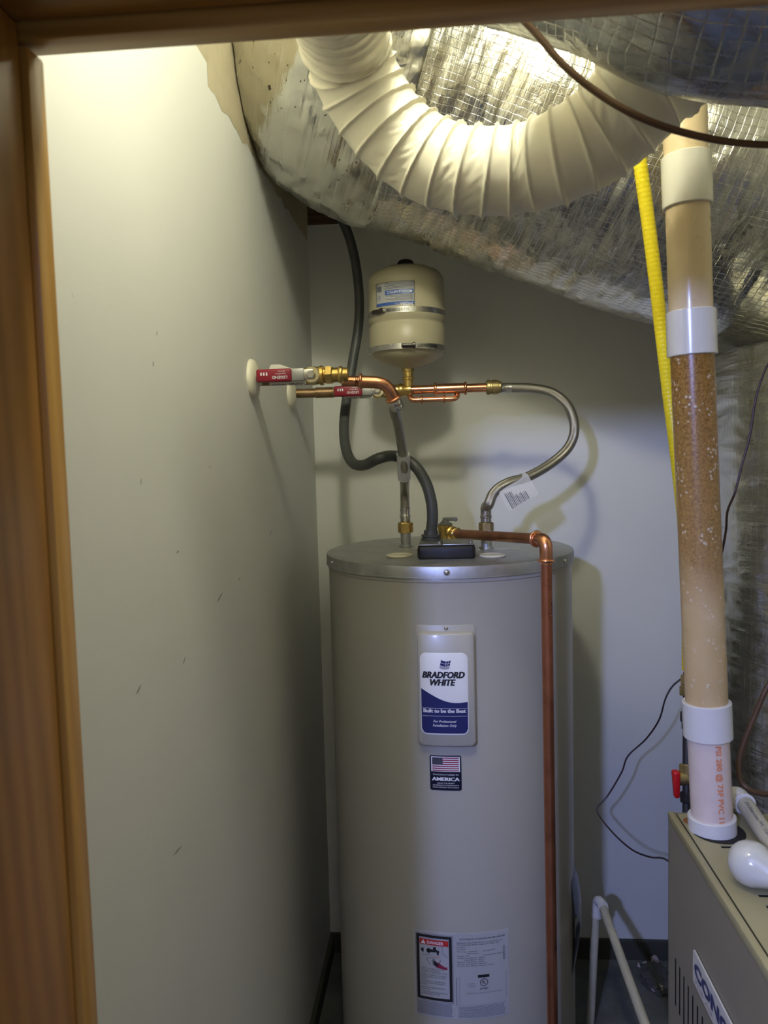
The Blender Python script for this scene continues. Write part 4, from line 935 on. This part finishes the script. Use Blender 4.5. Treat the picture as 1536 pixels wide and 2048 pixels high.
lathe('rust_spot', [(0.012, 0), (0.011, 0.0006), (0, 0.0007)], Vector((FX+0.026, 1.228, FZ)), (0, 0, 1), M('rust', (0.20, 0.07, 0.02), 0.8, var=0.5, vscale=120), fu, 11)
a, b = VP(1478), VP(1628); ax = (b-a).normalized()
P = Print(lambda u, v, o: a+ax*u+Vector((math.sin(v/RV+0.02)*RV, -math.cos(v/RV+0.02)*RV, 0))*(1.0+o/RV*2))
P.text('PSI 280 @ 73F PVC 11', 0.0, 0.0, (b-a).length*1.0, 0.0085, INKO, bold=0.03, align='l', off=0.0003); P.done(lowp)

# ---- yellow gas line, iron drop, red gas cock
yl = [at(1262, 20, 1.30), at(1262, 110, 1.31), at(1270, 220, 1.32), at(1281, 330, 1.33), at(1296, 440, 1.345), at(1311, 560, 1.36), at(1325, 680, 1.375), at(1338, 790, 1.39), at(1352, 900, 1.385), at(1368, 1050, 1.38), at(1376, 1200, 1.375), at(1377, 1340, 1.37)]
gy = thing('yellow_gas_line', 'yellow corrugated gas tubing running down behind the vent pipe', 'pipe', yl[-1])
pp, _ = resample(catmull(yl), 0.0011); tube('tubing', pp, lambda s, t, i: 0.0112+0.0002*math.sin(s*2*PI/0.0075), YEL, gy, 18)
gp = thing('iron_gas_pipe', 'thin black iron gas drop with fittings behind the vent pipe', 'pipe', at(1372, 1630, 1.34))
ga, gb = at(1374, 1345, 1.37), at(1373, 1640, 1.31)
cyl('pipe', ga, gb, 0.0068, IRON, gp)
for y, r in ((1350, 0.011), (1372, 0.013), (1405, 0.009), (1425, 0.0115), (1440, 0.009), (1530, 0.013), (1585, 0.011)):
    t = (y-1345)/(1640-1345); c = ga.lerp(gb, t); hexnut('fitting', c, c+(gb-ga).normalized()*0.018, r, BRASSD if y < 1380 or y == 1530 else IRON, gp)
gv = thing('red_gas_valve', 'red T-handle gas valve beside the foot of the vent pipe', 'valve', at(1352, 1565, 1.30))
vc = at(1372, 1556, 1.325)
cyl('valve_body', vc, vc+Vector((-0.020, -0.004, 0)), 0.0115, BRASSD, gv)
hc = at(1351, 1568, 1.31)
bm = box_bm((hc.x-0.006, hc.y-0.008, hc.z-0.024), (hc.x+0.007, hc.y+0.008, hc.z+0.024), 0.0045, seg=3)
for v in bm.verts:
    if v.co.z < hc.z-0.008: v.co.x = hc.x+0.0015+(v.co.x-hc.x)*0.75; v.co.y = hc.y+(v.co.y-hc.y)*0.7
link('handle', bm, REDB, gv)

# ---- small condensate pipe lying on the furnace, light bulb
c0, c1, c2 = atZ(1483, 1660, FZ+0.02), None, None
ea = at(1478, 1592, 1.27); eb = atZ(1570, 1724, FZ+0.016)
dr = thing('condensate_pipe', 'short white plastic condensate pipe lying across the furnace top', 'pipe', ea)
low = Vector((ea.x-0.004, ea.y+0.004, FZ+0.002)); dirc = (eb-ea).normalized()
pp, _ = resample(fillet([low, ea+Vector((-0.004, 0.004, 0)), ea+dirc*0.03], 0.018, 10), 0.003)
e_ = tube('elbow', pp, 0.0165, WHITEB, dr, 24); cyl('pipe', ea+dirc*0.015, ea+dirc*0.30, 0.0135, PVCS, dr, 24)
lathe('socket_rim', [(0.0170, 0), (0.0176, 0.001), (0.0176, 0.004), (0.0165, 0.005)], ea+dirc*0.024, dirc, WHITEB, e_, 24)
sd = dirc.cross(Vector((0, 0, 1))).normalized(); un = sd.cross(dirc)
if un.z < 0: un = -un
P = Print(lambda u, v, o: ea+dirc*(0.045+u)+(un*math.cos(v/0.0135-0.5)+sd*math.sin(v/0.0135-0.5)*(1 if sd.x > 0 else -1))*(0.0137+o))
P.text('3/4 Silver-Line PVC 1120', 0.0, 0.0, 0.10, 0.0055, INK, shear=0.3, align='l', off=0.0002); P.done(dr)
lbp = atZ(1503, 1728, FZ+0.030)
bl = thing('light_bulb', 'frosted white light bulb lying on the furnace top', 'light bulb', Vector((lbp.x, lbp.y, FZ)))
ctr = Vector((lbp.x, lbp.y, FZ+0.0305)); axb = Vector((0.62, -0.76, -0.08)).normalized()
prof = [(0, -0.031)]+[(0.0305*math.sin(t), -0.0305*math.cos(t)) for t in [PI*i/16 for i in range(1, 12)]]+[(0.0185, 0.032), (0.0135, 0.045), (0.0130, 0.052)]
lathe('globe', prof, ctr, axb, GLASSB, bl, 48, sharp=80)
pr_ = [(0.0128, 0.052)]; 
for i in range(5): pr_ += [(0.0138, 0.0545+i*0.0035), (0.0125, 0.056+i*0.0035)]
pr_ += [(0.006, 0.074), (0, 0.076)]; lathe('screw_base', pr_, ctr, axb, CHROME, bl, 24)

# ---- thin wires at the right
w1 = curve_tube('thermostat_wire', [at(1372, 1350, 1.42), at(1362, 1358, 1.50), at(1343, 1375, 1.70), at(1330, 1400, 1.85), at(1318, 1440, 1.93), at(1292, 1478, 1.97), at(1256, 1512, 1.98), at(1243, 1545, 1.98), at(1215, 1592, 1.98), at(1194, 1617, 1.97), at(1200, 1634, 1.96), at(1230, 1670, 1.92), at(1265, 1700, 1.86), at(1300, 1714, 1.75), at(1325, 1716, 1.6), at(1345, 1728, 1.45)], 0.0021, WIRED, None, 10, 0.008)
tag(w1, 'thin dark wire drooping left of the furnace against the back wall', 'wire')
w2 = curve_tube('thermostat_wire', [at(1640, 600, 1.40), at(1585, 660, 1.41), at(1545, 715, 1.42), at(1528, 745, 1.42), at(1511, 800, 1.42), at(1500, 870, 1.42), at(1484, 930, 1.42), at(1470, 985, 1.42), at(1455, 1022, 1.42), at(1452, 1060, 1.42), at(1443, 1110, 1.42), at(1430, 1180, 1.42), at(1418, 1300, 1.41), at(1395, 1420, 1.40), at(1385, 1480, 1.39)], 0.0021, WIRED, None, 10, 0.008)
tag(w2, 'thin dark wire hanging in front of the foil plenum', 'wire')
w3 = curve_tube('brown_cable', [at(1700, 1120, 1.34), at(1620, 1235, 1.33), at(1565, 1325, 1.31), at(1534, 1375, 1.30), at(1510, 1430, 1.30), at(1488, 1485, 1.30), at(1477, 1530, 1.30), at(1482, 1562, 1.30), at(1500, 1580, 1.29), at(1525, 1587, 1.27), at(1570, 1590, 1.24), at(1640, 1600, 1.22), at(1700, 1625, 1.20)], 0.0046, WIREB, None, 12, 0.006)
tag(w3, 'thick brown cable curving down behind the condensate pipe', 'cable')

# ---- drain pipes beside the tank
dp = thing('drain_pipe', 'aged white plastic drain pipe standing between tank and furnace, with an elbow', 'pipe', at(1186, 2040, 1.95))
top = at(1203, 1808, 1.97); fo = at(1290, 2048, 1.56)
vb = Vector((top.x-0.030, top.y+0.006, 0.0)); va = Vector((top.x-0.012, top.y+0.008, top.z-0.01))
cyl('standing_pipe', vb, va, 0.0107, PVCS, dp); dS = (fo-top).normalized(); tt = fo.z/(-dS.z)*0.96
cyl('slanted_pipe', top+dS*0.01, fo+dS*0.30, 0.0107, PVCS, dp)
pp, _ = resample(fillet([va-Zu*0.03, va+Zu*0.018+Vector((0.004, 0, 0)), top+dS*0.02+Zu*0.006], 0.02, 10), 0.003); e_ = tube('elbow', pp, 0.0135, WHITEB, dp, 20)
lathe('socket_rim', [(0.0138, 0), (0.0146, 0.001), (0.0146, 0.004), (0.0135, 0.005)], top+dS*0.014, dS, WHITEP, e_, 24)
lathe('floor_stub', [(0.0107, 0), (0.0107, 0.5)], fo+dS*0.30-Zu*0.5 if False else fo+dS*0.29, dS, PVCS, dp, 16) if False else None

# ---- floor debris
def lump(name, c, rx, ry, rz, mat, seed, label, cat):
    bm = bmesh.new(); bmesh.ops.create_icosphere(bm, subdivisions=4, radius=1)
    for v in bm.verts:
        n_ = noise.fractal(v.co*2.2+Vector((seed, 0, 0)), 0.8, 2, 4); v.co *= 1+0.45*n_; v.co = Vector((c[0]+v.co.x*rx, c[1]+v.co.y*ry, max(0.0015, c[2]+v.co.z*rz)))
    return tag(link(name, bm, mat, None, sharp=60), label, cat)
g1 = atZ(1312, 1958, 0.01); lump('crumpled_rag', (g1.x, g1.y, 0.012), 0.040, 0.060, 0.016, DEBRIS, 3, 'crumpled grey rag on the floor by the furnace', 'rag')
for (px, py, a, b_, sd_) in ((1290, 1926, 0.018, 0.010, 1), (1310, 1914, 0.010, 0.008, 5), (1322, 1971, 0.022, 0.010, 9)):
    g_ = atZ(px, py, 0.02); o = lump('plaster_chip', (g_.x, g_.y, 0.010), a, b_, 0.012, CHIP, sd_, {1: 'pinkish plaster chip left of the grey rag', 5: 'smallest plaster chip, behind the grey rag', 9: 'largest plaster chip, in front of the rag by the furnace'}[sd_], 'debris')
